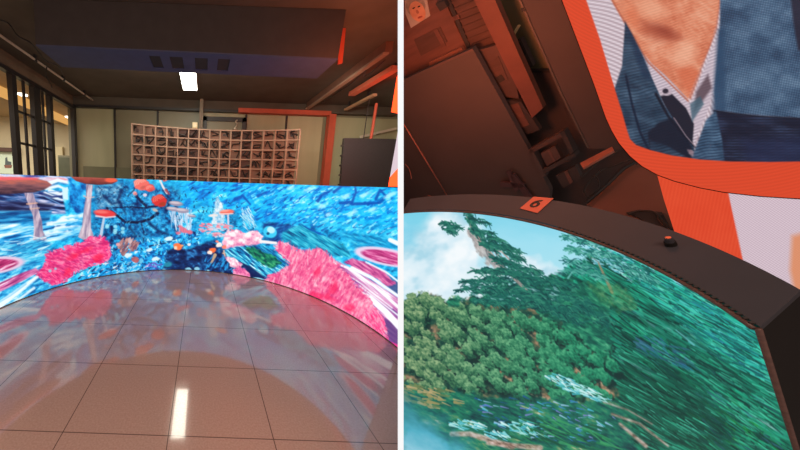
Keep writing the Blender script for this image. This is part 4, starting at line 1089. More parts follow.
for r in range(NROW):
    for cidx in range(NCOL):
        x = xl + (cidx + .5) * cw; y = bow(x) + .022; z = ztop - (r + .5) * ch
        dark = cidx in (3, 4, 5, 9, 10) and rng.random() < .75
        b_ = MB().box((x - cw / 2 + .015, y, z - ch / 2 + .013), (x + cw / 2 - .015, y + .012, z + ch / 2 - .013))
        bo = b_.build('cell_back', CELL if not dark else WOODD, lat)
        for _ in range(1 if rng.random() < .4 else 2):
            kx = [rng.uniform(-.5, .5) * cw * .9 for _ in range(4)]; kz = [rng.uniform(-.5, .5) * ch * .85 for _ in range(4)]
            if rng.random() < .5: kx.sort()
            else: kz.sort()
            MB().tube(curve([(x + a, y - .012 - .012 * q, z + b) for q, (a, b) in enumerate(zip(kx, kz))], 4), .0115, 5).build('cable', WIRE, bo)
        if rng.random() < .6:
            MB().box((x - .05, y - .02, z - .03 + rng.uniform(-.02, .02)), (x + rng.uniform(.0, .04), y, z + .02)).build('connector_box', WOODD if rng.random() < .5 else BLACKG, bo)

# ------------------------------------------------------------------ right side of the left showroom
t = thing('blank_screen', 'blank black screen hung by two rods at the right, above the reef screen', 'screen', (3.0, 5.2, 1.4))
PY = 5.2
a, b = at_y(344.5, 138, PY), at_y(398, 139, PY)
c_, d_ = at_y(341, 188, PY), cut_x(PY, 1.3) - .02
MB().prism([(a[0], PY, a[2]), (cut_x(PY, a[2]) - .02, PY, b[2]), (d_, PY, 1.2), (c_[0], PY, 1.2)], (0, .07, 0)).build('board', BLACKG, t)
for k in range(5):
    zz = a[2] - .12 - k * .18
    xx = a[0] + (c_[0] - a[0]) * (a[2] - zz) / (a[2] - 1.2)
    MB().box((xx - .035, PY + .01, zz - .03), (xx + .006, PY + .05, zz)).build('latch', BLACKG, t)
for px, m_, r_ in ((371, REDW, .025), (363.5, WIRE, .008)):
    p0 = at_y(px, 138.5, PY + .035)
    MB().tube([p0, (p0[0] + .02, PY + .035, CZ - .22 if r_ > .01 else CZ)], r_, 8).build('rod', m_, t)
# beams and battens under the right part of the ceiling, all running away from the camera
a, b = at_z(304, 110, CZ - .12), at_z(399, 37, CZ - .12)
t = thing('ceiling_duct', 'long dark duct with a pale lower edge running under the right side of the ceiling', 'duct', (a[0], a[1], CZ))
y0, y1 = max(1.6, b[1]), min(a[1], BY - .22)
MB().box((a[0], 3.56, CZ - .12), (a[0] + .09, y1, CZ - .001)).build('duct_side', mat('brown_duct', (104, 70, 56), .6, var=.15), t)
MB().box((a[0] - .018, 3.56, CZ - .145), (a[0] + .05, y1, CZ - .12)).build('lower_edge', mat('duct_edge', (142, 116, 98), .5, var=.1), t)
hang(curve([at_z(x, y, CZ - .13) for x, y in ((322, 103), (335, 94), (345, 88), (352, 83), (360, 76), (366, 70), (364, 76), (372, 72), (385, 60))]), 'hanging_cable', 'loose dark cable lying along the underside of the ceiling duct', .008)
a, b = at_z(349, 96, CZ - .1), at_z(395.5, 64, CZ - .1)
t = thing('strip_light', 'unlit flat strip light fitting with orange display light put into its colour, right of the duct', 'light fitting', (a[0], a[1], CZ))
MB().box((a[0] - .01, max(b[1] + .05, 4.12), CZ - .1), (a[0] + .10, a[1], CZ - .03)).build('body', mat('orange_lit_batten', (196, 104, 78), .5, var=.06), t)  # orange light of the display painted into the batten
MB().box((a[0] + .03, b[1] + .2, CZ - .03), (a[0] + .1, a[1] - .2, CZ - .002)).build('bracket', STEEL, t)
a, b = at_z(333, 117, CZ - .15), at_z(378, 96, CZ - .15)
t = thing('cable_tray', 'narrow tan cable tray slanting above the blank hanging screen', 'cable tray', (a[0], a[1], CZ))
MB().bar((a[0], min(a[1], BY - .25), CZ - .13), (a[0], b[1], CZ - .13), .07, .04).build('tray', mat('tray_tan', (176, 140, 108), .5), t)
for yy in (b[1] + .2, a[1] - .4):
    MB().box((a[0] - .012, min(yy, 5.9), CZ - .11), (a[0] + .012, min(yy, 5.9) + .03, CZ)).build('hanger', STEEL, t)
a, b = at_y(360, 137, BY - .1), at_y(398, 127, BY - .1)
t = thing('wall_rail', 'pale rail rising to the right on the far wall behind the blank hanging screen', 'rail', a)
MB().bar(a, at_y(398, 128, BY - .1), .03, .05).build('bar', PLAIN, t)
MB().bar(at_y(380, 133, BY - .1), at_y(380, 133, BY - .1) + [0, .12, 0], .03, .03).build('bracket', STEEL, t)

# orange LED totem standing against the partition, almost edge-on
def totem(name, quad, lab, parts):
    quad = [np.asarray(p) for p in quad]
    pn = np.cross(quad[2] - quad[1], quad[3] - quad[1])
    r0 = quad[0] - EYE; quad[0] = EYE + r0 * (pn @ (quad[1] - EYE)) / (pn @ r0)
    cen = sum(quad) / 4
    t = thing(name, lab, 'LED screen', cen)
    nrm = np.cross(quad[1] - quad[0], quad[3] - quad[0]); nrm /= np.linalg.norm(nrm)
    if nrm @ (EYE - cen) < 0: nrm = -nrm
    MB().prism([p for p in quad], -nrm * .012).build('cabinet', BLACKG, t)
    for nm, m_, uv in parts:
        qq = [quad[0] * (1 - u) * (1 - v) + quad[1] * (1 - u) * v + quad[2] * u * v + quad[3] * u * (1 - v) for u, v in uv]
        MB().prism([p + nrm * .001 for p in qq], nrm * .003).build(nm, m_, t)
    return t
ORG = glow('orange_led', (3.4, .20, .045), 1.0, linear=True)
LIL = glow('lilac_led', (226, 205, 214), 1.0)
full = [(0, 0), (0, 1), (1, 1), (1, 0)]
totem('slanted_led_screen', [at_d(398.6, -30, 3.5), at_d(398.4, 113.5, 3.5), at_d(391.5, 112, 4.3), at_d(397.9, 72, 4.3)], 'slanted orange LED panel at the right edge of the reef room, upper of two', [('picture_panel', ORG, full)])
totem('slanted_led_screen', [at_d(398.6, 128, 3.5), at_d(398.6, 186.5, 3.5), at_d(388.5, 186.5, 4.3), at_d(396, 144, 4.3)], 'slanted LED panel with lilac picture and orange base, directly above the reef screen end', [('picture_panel', LIL, [(0, 0), (0, .72), (1, .78), (1, 0)]), ('orange_base', ORG, [(0, .73), (0, 1), (1, 1), (1, .79)])])

# ------------------------------------------------------------------ the leaning showroom right of the partition
FR = M_RIGHT
hA = hdir2(147)                                     # its back wall runs this way
wall0 = Plane2(at2_z(585, 150, -.15), hA)
# back wall and floor
W = wall0.back(.25)
q = [W.at(404, 240), W.at(404, -30), W.at(566, -30), W.at(566, 60)]
def vert_poly(pl, px, z0, z1, off=0):
    """upright strip of a plane between two image columns at the foot"""
    return None
def on(pl, pts, off=0):
    return [pl.at(x, y, off) for x, y in pts]
structure('wall_right', MB().prism(on(W, [(402.6, -40), (600, -40), (690, 150), (690, 300), (402.6, 300)]), W.n * .06), mat('olive_brown_wall', (128, 122, 94), .75, var=.1, scale=2), None, W.p0, FR)
fz = -1.75
fp = [at2_z(403, 120, fz), at2_z(500, 60, fz), at2_z(640, 60, fz), at2_z(1000, 100, fz), at2_z(1100, 330, fz), at2_z(403, 330, fz)]
structure('floor_right', MB().prism(fp, (0, 0, -.06)), FLOORR, None, fp[0], FR)

# side wall of that room, well behind the portrait screen
_dp = Plane2(EYE2 + ray2(735, 258) * (1.4 / 270.0), hdir2(216)).back(.7)
_a = _dp.at(655, 60); _b = _dp.at(780, 60); _hd = _b - _a; _hd[2] = 0; _hd /= np.linalg.norm(_hd)
_a = np.array([_a[0], _a[1], fz]); _b = _a + _hd * 3.2
structure('wall_side', MB().prism([_a, _b, _b + [0, 0, 5.2], _a + [0, 0, 5.2]], _dp.n * .08), mat('dark_side_wall', (84, 70, 66), .8, var=.1, scale=2), None, _a, FR)
# ---- curved forest screen
c2, r2_ = np.array([-.7997, .4625]), .9467
TOP = 1.46
FZ = -1.75
inner_end = np.array([.115, .717]); ia1 = math.atan2(inner_end[1] - c2[1], inner_end[0] - c2[0])
ia0 = ia1
while True:
    P = (c2[0] + r2_ * math.cos(ia0), c2[1] + r2_ * math.sin(ia0), TOP)
    if project2(P)[0] < 402.2: break
    ia0 += .002
sc2 = thing('curved_led_screen', 'curved LED screen showing a green wooded hillside, black cabinet seen from above', 'LED screen', (c2[0] + r2_, c2[1], -1.75), FR)
NA, NZ = 700, 470
aa = np.linspace(ia0, ia1, NA); zz_ = TOP - .006 - (TOP - .026 - FZ) * np.linspace(0, 1, NZ) ** 1.7
G = np.zeros((len(zz_), NA, 3))
def start_angle(z):
    k = ia0 - .9
    best = ia1
    for kk in np.linspace(ia1, ia0 + 1.5, 1600):
        P = np.array((c2[0] + r2_ * math.cos(kk), c2[1] + r2_ * math.sin(kk), z))
        if (P @ R2.T + T2 - EYE) @ AF > .05 and project2(P)[0] < 402.2: break
        best = kk
    return best
sz = np.linspace(FZ, TOP, 34); sa = np.array([start_angle(z) for z in sz])
for i, z in enumerate(zz_):
    s0 = np.interp(z, sz, sa)
    k = ia1 + (s0 - ia1) * (1 - np.linspace(0, 1, NA)) ** 1.8
    G[i, :, 0] = c2[0] + r2_ * np.cos(k); G[i, :, 1] = c2[1] + r2_ * np.sin(k); G[i, :, 2] = z
forest = paint_forest()
grid_screen('picture_panel', G, forest, project2, SCRB_FOREST, sc2)
# black cabinet: inner curve follows the picture, outer edge parallel, right end cut straight
TH = .108
outer_end = at2_z(801, 290, TOP)[:2]
def slab_ring(levels, nm, m, r_in=.006, r_out=TH):
    n = 60; v = []; L = len(levels)
    for z in levels:
        s0 = np.interp(z, sz, sa)
        for i in range(n + 1):
            u = i / n; k = s0 + (ia1 - s0) * u
            for rr in (r_in, r_out):
                p = c2 + (r2_ + rr) * np.array([math.cos(k), math.sin(k)])
                if rr == r_out:
                    # the outer edge is drawn in towards the slanted right end
                    w_ = max(0, (k - ia1) / .5); w_ = max(0, 1 - w_) ** 1.5
                    dk = math.atan2(outer_end[1] - c2[1], outer_end[0] - c2[0]) - ia1
                    p2_ = c2 + np.linalg.norm(outer_end - c2) * np.array([math.cos(k + dk), math.sin(k + dk)])
                    p = p * (1 - w_) + p2_ * w_
                v.append((p[0], p[1], z))
    f = []; W2 = 2 * (n + 1)
    for a in range(L - 1):
        for i in range(n):
            o, p = a * W2 + 2 * i, a * W2 + 2 * i + 2
            f += [(o, p, p + W2, o + W2), (o + 1, o + 1 + W2, p + 1 + W2, p + 1)]
        o = a * W2; f.append((o, o + W2, o + W2 + 1, o + 1)); o = a * W2 + 2 * n; f.append((o, o + 1, o + W2 + 1, o + W2))
    for a in (0, L - 1):
        for i in range(n):
            o = a * W2 + 2 * i; f.append((o, o + 1, o + 3, o + 2))
    return MB().add(v, f).build(nm, m, sc2)
slab_ring(list(np.linspace(FZ, TOP - .012, 34)), 'cabinet', LED_END)
slab_ring([TOP - .012, TOP], 'top_plate', LED_TOP)
# brown rim with small pegs along the front edge
rim = MB(); n = 60; s0 = sa[-1]
pts = [np.array([c2[0] + (r2_ - .001) * math.cos(s0 + (ia1 - s0) * i / n), c2[1] + (r2_ - .001) * math.sin(s0 + (ia1 - s0) * i / n), TOP - .003]) for i in range(n + 1)]
rim.tube(pts, .0042, 6)
rim.build('front_rim', RIMM, sc2, smooth=True)
side = MB().tube([(inner_end[0] + .0005, inner_end[1] - .0025, FZ), (inner_end[0] + .0005, inner_end[1] - .0025, TOP - .002)], .0042, 6)
side.build('side_rim', RIMM, sc2, smooth=True)
pg = MB()
for i in range(38):
    k = ia1 + (.44) * i / 38 + .01
    p = np.array([c2[0] + (r2_ + .004) * math.cos(k), c2[1] + (r2_ + .004) * math.sin(k), TOP])
    pg.box(p - [.0025, .0025, .002], p + [.0025, .0025, .003])
o = pg.build('edge_pegs', BLACK, sc2); o['kind'] = 'stuff'
# lifting bolt on the top plate
P = at2_z(671, 245, TOP)
bl = MB().tube([P, P + [0, 0, .012]], .0085, 14).build('lifting_bolt', LED_END, sc2, smooth=False)
bl2 = MB().tube([P + [0, 0, .0121], P + [0, 0, .026]], [.0068, .006], 14)
o = bl2.build('bolt_head', LED_TOP, sc2)
MB().tube([P + [0, 0, .0261], P + [0, 0, .028]], .0042, 12).build('bolt_pin', CHROME, sc2)

# ---- number card on the cabinet
cc = [at2_z(x, y, TOP + .002) for x, y in ((520, 208.6), (534, 196.8), (553.6, 198.6), (537.5, 213.2))]
t = thing('number_card', 'small orange card with a black number six lying on the black cabinet top', 'card', sum(cc) / 4, FR)
MB().prism(cc, (0, 0, .0015)).build('card', TAGM, t)
def on_card(u, v):
    return cc[0] * (1 - u) * (1 - v) + cc[3] * u * (1 - v) + cc[2] * u * v + cc[1] * (1 - u) * v + np.array([0, 0, .0022])
six = []
# the figure six, read towards the upper right of the card
for k in range(25):
    an = math.radians(90 + 360 * k / 24)
    six.append((.50 + .155 * math.cos(an), .44 + .155 * math.sin(an)))
loop = [on_card(u, v) for u, v in six]
stem_ = [on_card(u, v) for u, v in ((.345, .44), (.36, .58), (.45, .70), (.57, .745), (.64, .735))]
g = MB()
def ribbon(pts, wd):
    for i in range(len(pts) - 1):
        a, b = pts[i], pts[i + 1]
        tt = b - a; tt /= np.linalg.norm(tt) + 1e-9
        s_ = np.cross(tt, [0, 0, 1]) * wd / 2
        g.prism([a - s_, a + s_, b + s_, b - s_], (0, 0, .0008))
ribbon(loop, .0075); ribbon(curve(stem_, 4), .0075)
g.build('numeral', INK, t)

# ---- orange-bordered portrait display with a rounded corner
hB = hdir2(216)
dp = Plane2(EYE2 + ray2(735, 258) * (1.4 / 270.0), hB)
outer = [(552, -24), (562, 0), (578, 42), (594, 84), (606, 118), (612, 131), (619, 143), (630, 156), (642, 166), (657, 174.5), (675, 181), (700, 187.5), (724, 192), (760, 196), (800, 198.5), (840, 200)]
inner = [(569, -40), (579, -18), (586, 0), (600, 40), (612, 80), (622, 112), (627, 130), (630, 139), (636, 145), (650, 150), (672, 155.5), (700, 159.5), (730, 161.5), (770, 162), (800, 161.5), (850, 161), (850, -60)]
t = thing('portrait_led_screen', 'leaning LED screen with rounded orange border, showing a person in a denim jacket', 'LED screen', dp.at(700, 190), FR)
# its outline, closed outside the frame
out = outer + [(840, -60), (545, -60)]
port = paint_portrait(inner)
# dense grid clipped to the outline: rows follow the outline from left edge to right
rows = []
for yv in np.concatenate([np.linspace(-60, 128, 190), np.linspace(128.5, 200, 110)]):
    xs_ = []
    n = len(out)
    for i in range(n):
        (ax, ay), (bx, by) = out[i], out[(i + 1) % n]
        if (ay > yv) != (by > yv):
            xs_.append(ax + (yv - ay) / (by - ay) * (bx - ax))
    if len(xs_) < 2: continue
    rows.append((yv, min(xs_), min(max(xs_), 838)))
NC = 330
G = np.array([[dp.at(x0 + (x1 - x0) * j / (NC - 1), yv, -.002) for j in range(NC)] for yv, x0, x1 in rows])
grid_screen('picture_panel', G, port, project2, SCRB_PORT, t)
MB().prism([dp.at(x, y, 0) for x, y in out], dp.n * .07).build('cabinet', LED_END, t)
MB().tube([dp.at(x, y + .4, .003) for x, y in outer], .0022, 6).build('bezel_edge', LED_END, t, smooth=True)
# ---- lower display under it
lp = dp.back(.085)
lo = [(655.5, 170), (664, 200), (673, 226), (690, 260), (720, 330), (840, 420), (840, 190), (760, 185)]
t = thing('lower_led_screen', 'orange and pale lilac LED screen below the portrait, behind the black cabinet', 'LED screen', lp.at(720, 240), FR)
low = paint_lower()
NR, NC = 120, 150
G = np.zeros((NR, NC, 3))
for i in range(NR):
    yv = 168 + (330 - 168) * i / (NR - 1)
    x0 = np.interp(yv, [168, 200, 226, 330], [655.2, 664, 672.5, 706])
    for j in range(NC):
        G[i, j] = lp.at(x0 + (838 - x0) * j / (NC - 1), yv, -.002)
grid_screen('picture_panel', G, low, project2, SCRB_PORT, t)
MB().prism([lp.at(x, y, 0) for x, y in ((655.2, 168), (664, 200), (672.5, 226), (706, 330), (838, 330), (838, 168))], lp.n * .03).build('cabinet', LED_END, t)

# ---- the dark things behind
# tall black panel left of the portrait display
pk = Plane2(wall0.p0 - wall0.n * .02, hA)
t = thing('tall_black_panel', 'tall charcoal panel between the olive wall and the portrait screen', 'panel', pk.at(600, 120), FR)
MB().prism(on(pk, [(514, -12), (560, 92), (588, 148), (622, 150), (640, 120), (580, -40), (503, -40)]), pk.n * .1).build('board', DARKB, t)
MB().prism(on(pk, [(513, -12), (559, 92), (587, 148), (589, 148), (561.5, 92), (515.5, -12)], -.006), pk.n * .006).build('edge_strip', mat('panel_edge', (84, 74, 68), .5), t)
hg = on(pk, [(520.5, 9), (522, 12), (524.5, 11.5), (523, 8)], -.012)
MB().prism(hg, pk.n * .012).build('hinge', BLACK, t)
# rust-coloured upright post
pp = wall0.back(.02)
t = structure('trim_7', MB().prism(on(pp, [(462, -30), (474, 0), (503, 60), (532, 118), (543, 108), (516, 48), (495, 0), (482, -30)]), pp.n * .05), mat('rust_post', (108, 66, 56), .55, var=.14, scale=5), None, pp.at(500, 50), FR)
# light reflection built as a pale tube, and dark wall box on the olive wall
o = MB().tube([W.at(511, 39, -.03), W.at(519, 25.5, -.03)], .012, 10).build('reflection_streak', mat('pale_reflection', (236, 214, 160), .4, var=.03), None, W.at(511, 39, -.03), FR, smooth=True)
tag(o, 'short pale streak of reflected light on the olive wall above the dark meter box', 'tube')  # tube shape standing in for a light reflection
t = thing('meter_box', 'dark upright box on the olive wall between rust post and tall panel', 'box', W.at(520, 60), FR)
MB().prism(on(W, [(511, 44.5), (520.5, 39), (533, 66), (528, 69), (524, 68)], -.05), W.n * .047).build('body', DARKB, t)
MB().prism(on(W, [(513, 46), (520, 42), (526, 54), (519, 57)], -.054), W.n * .004).build('cover', BLACK, t)

# dark backing board low on the olive wall
t = thing('backing_board', 'wide dark board leaning low on the olive wall behind shelf and cables', 'board', W.at(560, 150), FR)
MB().prism(on(W, [(523, 72), (550, 72), (566, 104), (640, 140), (650, 215), (470, 215), (490, 120), (520, 120)], -.03), W.n * .025).build('board', DARKB, t)
MB().prism(on(W, [(523, 70.5), (550, 70.5), (550, 72.5), (523, 72.5)], -.035), W.n * .03).build('top_strip', BLACK, t)
# cupboards of reddish board at top left
pc = wall0.back(.10)
def slab_thing(name, lab, cat, pl, pts, m, th=.05, pn='body'):
    t = thing(name, lab, cat, pl.at(*pts[0]), FR)
    MB().prism(on(pl, pts), pl.n * th).build(pn, m, t)
    return t
t = slab_thing('cupboard', 'reddish cupboard behind the black panel, left of the portrait print seam', 'cupboard', pc, [(402.8, -30), (430, -30), (467, 49), (430, 67), (402.8, 78)], WOODR)
t['label'] = 'reddish cupboard at the top left of the forest room, under the face print'
MB().prism(on(pc, [(414, 40), (440, 27), (447, 42), (421, 56)], -.006), pc.n * .006).build('door', WOODD, t)
MB().prism(on(pc, [(429, 62.5), (461, 47.5), (464, 51), (429.5, 68)], -.03), pc.n * .03).build('ledge', mat('ledge_board', (150, 98, 80), .5), t)
MB().prism(on(pc, [(433, 30), (437, 29), (446, 46), (442, 47)], -.012), pc.n * .006).build('handle', WOODR, t)
t = slab_thing('cupboard', 'dark brown louvred cupboard beside the rust post, behind the black panel', 'cupboard', pc.back(-.01), [(434, -30), (464, -30), (500, 46), (470, 49)], WOODD)
pl = pc.back(-.02)
for k in range(9):
    y = -8 + k * 6
    x0 = 444 + (y + 8) * .5
    MB().prism(on(pl, [(x0, y + 6), (x0 + 30, y - 6), (x0 + 31, y - 4.4), (x0 + 1, y + 7.6)]), pl.n * .008).build('slat', WOODD, t)
MB().prism(on(pl, [(433, -30), (437, -30), (470.5, 47.5), (467, 49)], -.004), pl.n * .012).build('side_seam', BLACK, t)
MB().prism(on(pl, [(452, 17), (458, 14.5), (460, 18.5), (454, 21)], -.004), pl.n * .01).build('door_label', WOODR, t)
t = slab_thing('knob_block', 'small black block on the wall between the face print and the louvred cupboard', 'block', pc.back(-.065), [(435.5, 4), (444, 0.5), (447.5, 7), (440, 11.5)], BLACK, .03)
# face print
pf = pc.back(-.012)
t = thing('face_print', 'small arched print of a smiling grey-haired face, top left of the forest room', 'picture', pf.at(418, 15), FR)
def on_disc(cx, cy, rx, ry, ang, n=22):
    a = math.radians(ang); return [(cx + rx * math.cos(k) * math.cos(a) - ry * math.sin(k) * math.sin(a), cy + rx * math.cos(k) * math.sin(a) + ry * math.sin(k) * math.cos(a)) for k in np.linspace(0, 2 * math.pi, n, endpoint=False)]
MB().prism(on(pf, [(405, -2), (425, -8), (430, 16), (411, 28), (405.5, 14)]), pf.n * .008).build('card', GREYP, t)
def dsc(nm, cx, cy, rx, ry, ang, m, off):
    MB().prism(on(pf, on_disc(cx, cy, rx, ry, ang), -off), pf.n * .003).build(nm, m, t)
dsc('hair', 415.5, 6.5, 9.5, 10.5, -20, HAIR, .003)
dsc('face', 417.4, 11.5, 7.4, 10.6, -24, SKIN, .006)
for nm, cx, cy, rx, ry, m in (('eye', 413.6, 8.2, 1.5, .7, INK), ('eye', 418.8, 6.6, 1.5, .7, INK), ('nose', 417.3, 12, 1.2, 2, mat('print_shade', (160, 104, 84), .6)), ('mouth', 420, 17.2, 2.6, 1.0, mat('print_mouth', (150, 76, 66), .6))):
    dsc(nm, cx, cy, rx, ry, -24, m, .009)
# big black equipment case
pb_ = wall0.back(-.06)
t = thing('black_case_panel', 'large black flat case filling the left background behind the forest screen', 'case', pb_.at(450, 130), FR)
MB().prism(on(pb_, [(402.8, 80), (430, 67.5), (472.5, 48.5), (500, 98), (530, 152), (550, 190), (548, 225), (402.8, 225)]), pb_.n * .05).build('shell', DARKB, t)
MB().prism(on(pb_, [(430, 67.5), (472.5, 48.5), (473.6, 50.4), (431, 69.4)], -.004), pb_.n * .004).build('top_edge', mat('case_edge', (84, 66, 64), .6), t)
# tilted brown crate side between case and post
t = slab_thing('crate', 'upright reddish crate with a dark emblem, between black case and rust post', 'crate', pc.back(-.075), [(474.5, 51.5), (497, 45), (516, 84), (519, 99), (498, 95.5)], CRATE, .04)
pe = pc.back(-.081)
MB().prism(on(pe, [(486, 68), (498, 56), (508, 80), (496, 88)]), pe.n * .006).build('emblem', WOODD, t)
MB().prism(on(pe, [(495, 78), (501, 74.5), (505, 80), (498.5, 83.5)], -.003), pe.n * .004).build('label_plate', BLACK, t)
t = slab_thing('crate', 'lower dull red crate standing under the crate with the emblem', 'crate', pc.back(-.075), [(500, 101), (521, 102), (540, 130), (522, 136)], CRATED, .04)
MB().prism(on(pc.back(-.081), [(508, 106), (518, 103), (529, 125), (520, 128)]), pc.n * .006).build('lid', WOODR, t)
# reddish rod leaning at the far left, with two small glowing indicator lamps
ps = wall0.back(-.10)
o = MB().tube([ps.at(403.6, 124), ps.at(448, 197)], .0075, 8).build('leaning_rod', mat('brown_rod', (168, 104, 88), .5), None, ps.at(404, 124), FR, smooth=True)
tag(o, 'thin brown rod leaning against the black case at the far left', 'rod')
for i, (x0, y0, x1, y1, lab) in enumerate(((405, 164, 411.5, 178.5, 'short orange lit wire beside the leaning rod'), (427.5, 195, 436, 204, 'curled orange lit wire lying on the cabinet under the leaning rod'))):
    pts = curve([ps.at(x0, y0, -.02), ps.at((x0 + x1) / 2 + 1, (y0 + y1) / 2 - 2, -.02), ps.at(x1, y1, -.02)])
    o = MB().tube(pts, .004, 6).build('lit_wire', glow('orange_wire', (150, 62, 44), .7) if i == 0 else bpy.data.materials['orange_wire'], None, pts[0], FR, smooth=True)
    tag(o, lab, 'wire')
# shelf with boxes below the post
psf = wall0.back(-.09)
t = thing('low_shelf', 'dark low shelf with open square bays, beyond the number card', 'shelf', psf.at(560, 160), FR)
for pts, nm, m_ in (([(529, 150), (560, 133), (562, 136.5), (531, 154)], 'top_board', CRATE), ([(560, 133), (564, 131), (574, 152), (570, 155)], 'side_board', CRATED), ([(529, 150), (532, 149), (546, 176), (542, 178)], 'side_board', DARKB), ([(542, 170), (574, 153), (576, 156), (544, 174)], 'shelf_board', CRATED)):
    MB().prism(on(psf, pts), psf.n * .06).build(nm, m_, t)
o = slab_thing('carton', 'brown carton in the upper bay of the dark low shelf', 'box', psf.back(.01), [(540.5, 153.5), (555, 146), (561, 158), (547, 166)], CRATE, .04)
MB().prism(on(psf.back(.006), [(547, 150), (549, 149), (555.5, 161), (553.5, 162)]), psf.n * .004).build('tape', WOODR, o)
o = slab_thing('carton', 'dull brown carton under the low shelf, nearest the cable heap', 'box', psf.back(-.01), [(556, 176), (575, 166), (581, 178), (563, 188)], CRATED, .04)
MB().prism(on(psf.back(-.016), [(564, 172), (567, 170.5), (573, 182), (570, 184)]), psf.n * .004).build('tape', WOODR, o)
# cross-shaped stand
t = thing('cross_stand', 'dim reddish cross-shaped stand behind the number card', 'stand', psf.at(520, 185), FR)
for pts in ([(510, 176), (514, 174), (534, 200), (529, 203)], [(500, 182), (524, 184), (524, 188), (500, 187)], [(506, 172), (510, 171), (519, 190), (515, 192)]):
    MB().prism(on(psf, pts, -.02), psf.n * .02).build('arm', mat('dim_plum', (78, 54, 58), .6) if 'dim_plum' not in bpy.data.materials else bpy.data.materials['dim_plum'], t)
# brown table top at the cables
tz = -.20
tb = [at2_z(x, y, tz) for x, y in ((586, 204), (632, 164), (664, 170), (690, 236), (668, 236), (620, 222))]
t = thing('brown_table', 'plain reddish-brown table top between the cable heap and the orange screen', 'table', tb[0] - np.array([0, 0, tz - fz]), FR)
MB().prism(tb, (0, 0, -.03)).build('tabletop', mat('table_brown', (116, 76, 64), .6, var=.1, scale=3), t)
for x, y in ((600, 202), (640, 175), (668, 222)):
    p = at2_z(x, y, tz - .03)
    MB().tube([p, (p[0], p[1], fz)], .015, 8).build('leg', STEEL, t)
# cables heaped left of the orange corner, a metal bar among them
def cab(pts, r, lab, m=WIRE, nm='cable', zz=None):
    q = curve([at2_z(x, y, z - .81) for x, y, z in pts], 6)
    o = MB().tube(q, r, 7).build(nm, m, None, q[0], FR, smooth=True)
    return tag(o, lab, 'cable')
cab([(620, 149, .70), (610, 156, .68), (600, 160, .68), (591, 168, .66), (580, 178, .66)], .006, 'upper black cable curving down from the rounded orange corner')
cab([(630, 160, .69), (616, 165, .68), (602, 170, .67), (593, 178, .66), (584, 190, .66), (588, 198, .65)], .006, 'middle black cable looping over the table corner')
cab([(592, 176, .68), (597, 178, .67), (599, 186, .66), (594, 193, .655), (589, 196, .65)], .005, 'small cable loop at the left corner of the table')
cab([(634, 163, .66), (622, 170, .655), (608, 184, .65), (594, 196, .65), (586, 203, .65)], .012, 'thick black cable edging the brown table top')
cab([(628, 215, .64), (640, 211, .65), (654, 212, .66), (664, 222, .66), (672, 230, .66)], .006, 'black cable arching beside the orange screen foot')
bm_ = [at2_z(x, y, -.03) for x, y in ((580, 163), (612, 146.5), (614, 150.5), (583, 168))]
o = MB().prism(bm_, (0, 0, -.02)).build('metal_bar', mat('rust_bar', (168, 98, 78), .5, var=.1), None, bm_[0], FR)
tag(o, 'flat reddish metal bar lying among cables left of the orange corner', 'bar')
bg = [at2_z(x, y, -.18) for x, y in ((626, 212.5), (640, 209.5), (662, 212), (672, 230), (666, 232), (650, 224), (636, 216))]
t = thing('black_sleeve', 'flat black sleeve on the table beside the foot of the orange screen', 'sleeve', bg[0], FR)
MB().prism(bg, (0, 0, -.015)).build('body', BLACK, t)
zp_ = curve([at2_z(x, y, -.176) for x, y in ((664, 213.5), (659, 216), (658, 219), (664, 226))], 4)
MB().tube(zp_, .003, 6).build('strap', WOODD, t)

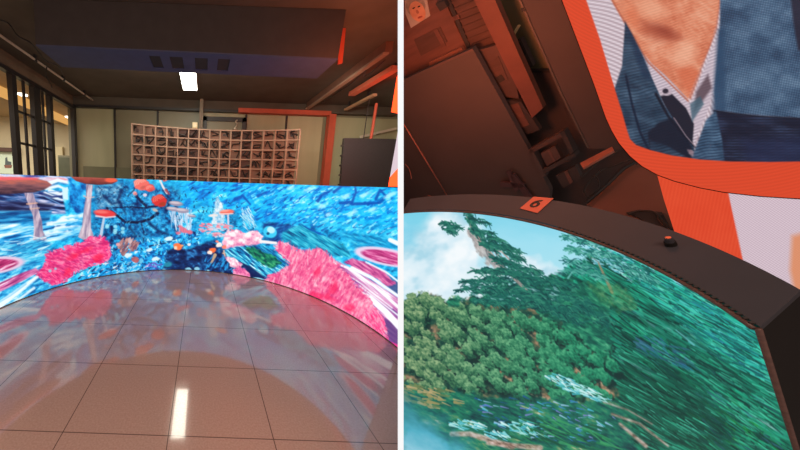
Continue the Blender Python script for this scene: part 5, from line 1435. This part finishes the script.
# ------------------------------------------------------------------ light
def area(name, loc, target, sx, sy, power, col, frame=M_LEFT):
    l = bpy.data.lights.new(name, 'AREA'); l.shape = 'RECTANGLE'; l.size, l.size_y = sx, sy; l.energy = power; l.color = col
    o = bpy.data.objects.new(name, l); COL.objects.link(o)
    loc = frame @ Vector([float(c) for c in loc]); target = frame @ Vector([float(c) for c in target])
    o.location = loc; o.rotation_euler = (target - loc).to_track_quat('-Z', 'Y').to_euler()
    return o
area('office_ceiling_lamps', (-5.0, 4.6, 2.9), (-5.0, 4.6, 0), 2.4, 3.0, 170, (1, .94, .80))
area('orange_display_wall', (1.7, 2.5, 2.0), (2.2, 5.2, 3.1), .8, .8, 50, (1, .22, .08))
area('fill_behind_camera', (-.2, -.9, 2.9), (-.1, 1.6, 0), 1.6, .5, 50, (1, .62, .45))  # unseen fill added behind the camera to brighten room and floor
area('rear_wall_fill', (-.2, 3.57, 2.96), (-.1, 6.3, 2.2), 2.8, .25, 24, (1, .95, .78))  # hidden fill added behind the ceiling box to brighten the far wall

area('right_wall_fill', (1.6, 3.57, 2.75), (3.5, 6.3, 2.0), .4, .25, 9, (1, .95, .78)).data.spread = math.radians(80)  # second hidden fill, added to lift the wall right of the column
sl = bpy.data.lights.new('orange_floor_fill', 'SPOT'); sl.energy = 85; sl.color = (1, .25, .09); sl.spot_size = math.radians(60); sl.spot_blend = 1; sl.shadow_soft_size = .1  # unseen spot added to redden the right side of the floor
so = bpy.data.objects.new('orange_floor_fill', sl); COL.objects.link(so); so.location = (.75, 1.15, 3.1)
so.rotation_euler = (Vector((1.35, 1.75, 0)) - so.location).to_track_quat('-Z', 'Y').to_euler()
wd = bpy.data.worlds.new('World'); bpy.context.scene.world = wd; wd.use_nodes = True
bg_ = wd.node_tree.nodes['Background']; bg_.inputs['Color'].default_value = (1.0, .80, .70, 1); bg_.inputs['Strength'].default_value = .45

# ------------------------------------------------------------------ camera
cd = bpy.data.cameras.new('camera'); co = bpy.data.objects.new('camera', cd); COL.objects.link(co)
cd.sensor_fit = 'HORIZONTAL'; cd.sensor_width = 36; cd.lens = 36 * F_PX / 800; cd.shift_x = (400 - PPX) / 800; cd.shift_y = 0
cd.clip_start = .02
co.matrix_world = Matrix([[AX[i], AU[i], -AF[i], EYE[i]] for i in range(3)] + [[0, 0, 0, 1]])
scn = bpy.context.scene; scn.camera = co
scn.view_settings.view_transform = 'Standard'; scn.view_settings.look = 'None'
scn.view_settings.exposure = 0; scn.view_settings.gamma = 1; scn.view_settings.use_curve_mapping = False
scn.cycles.use_denoising = True
scn.cycles.max_bounces = 6; scn.cycles.sample_clamp_indirect = 6
for o in scn.objects:
    if '_base' in o: del o['_base']
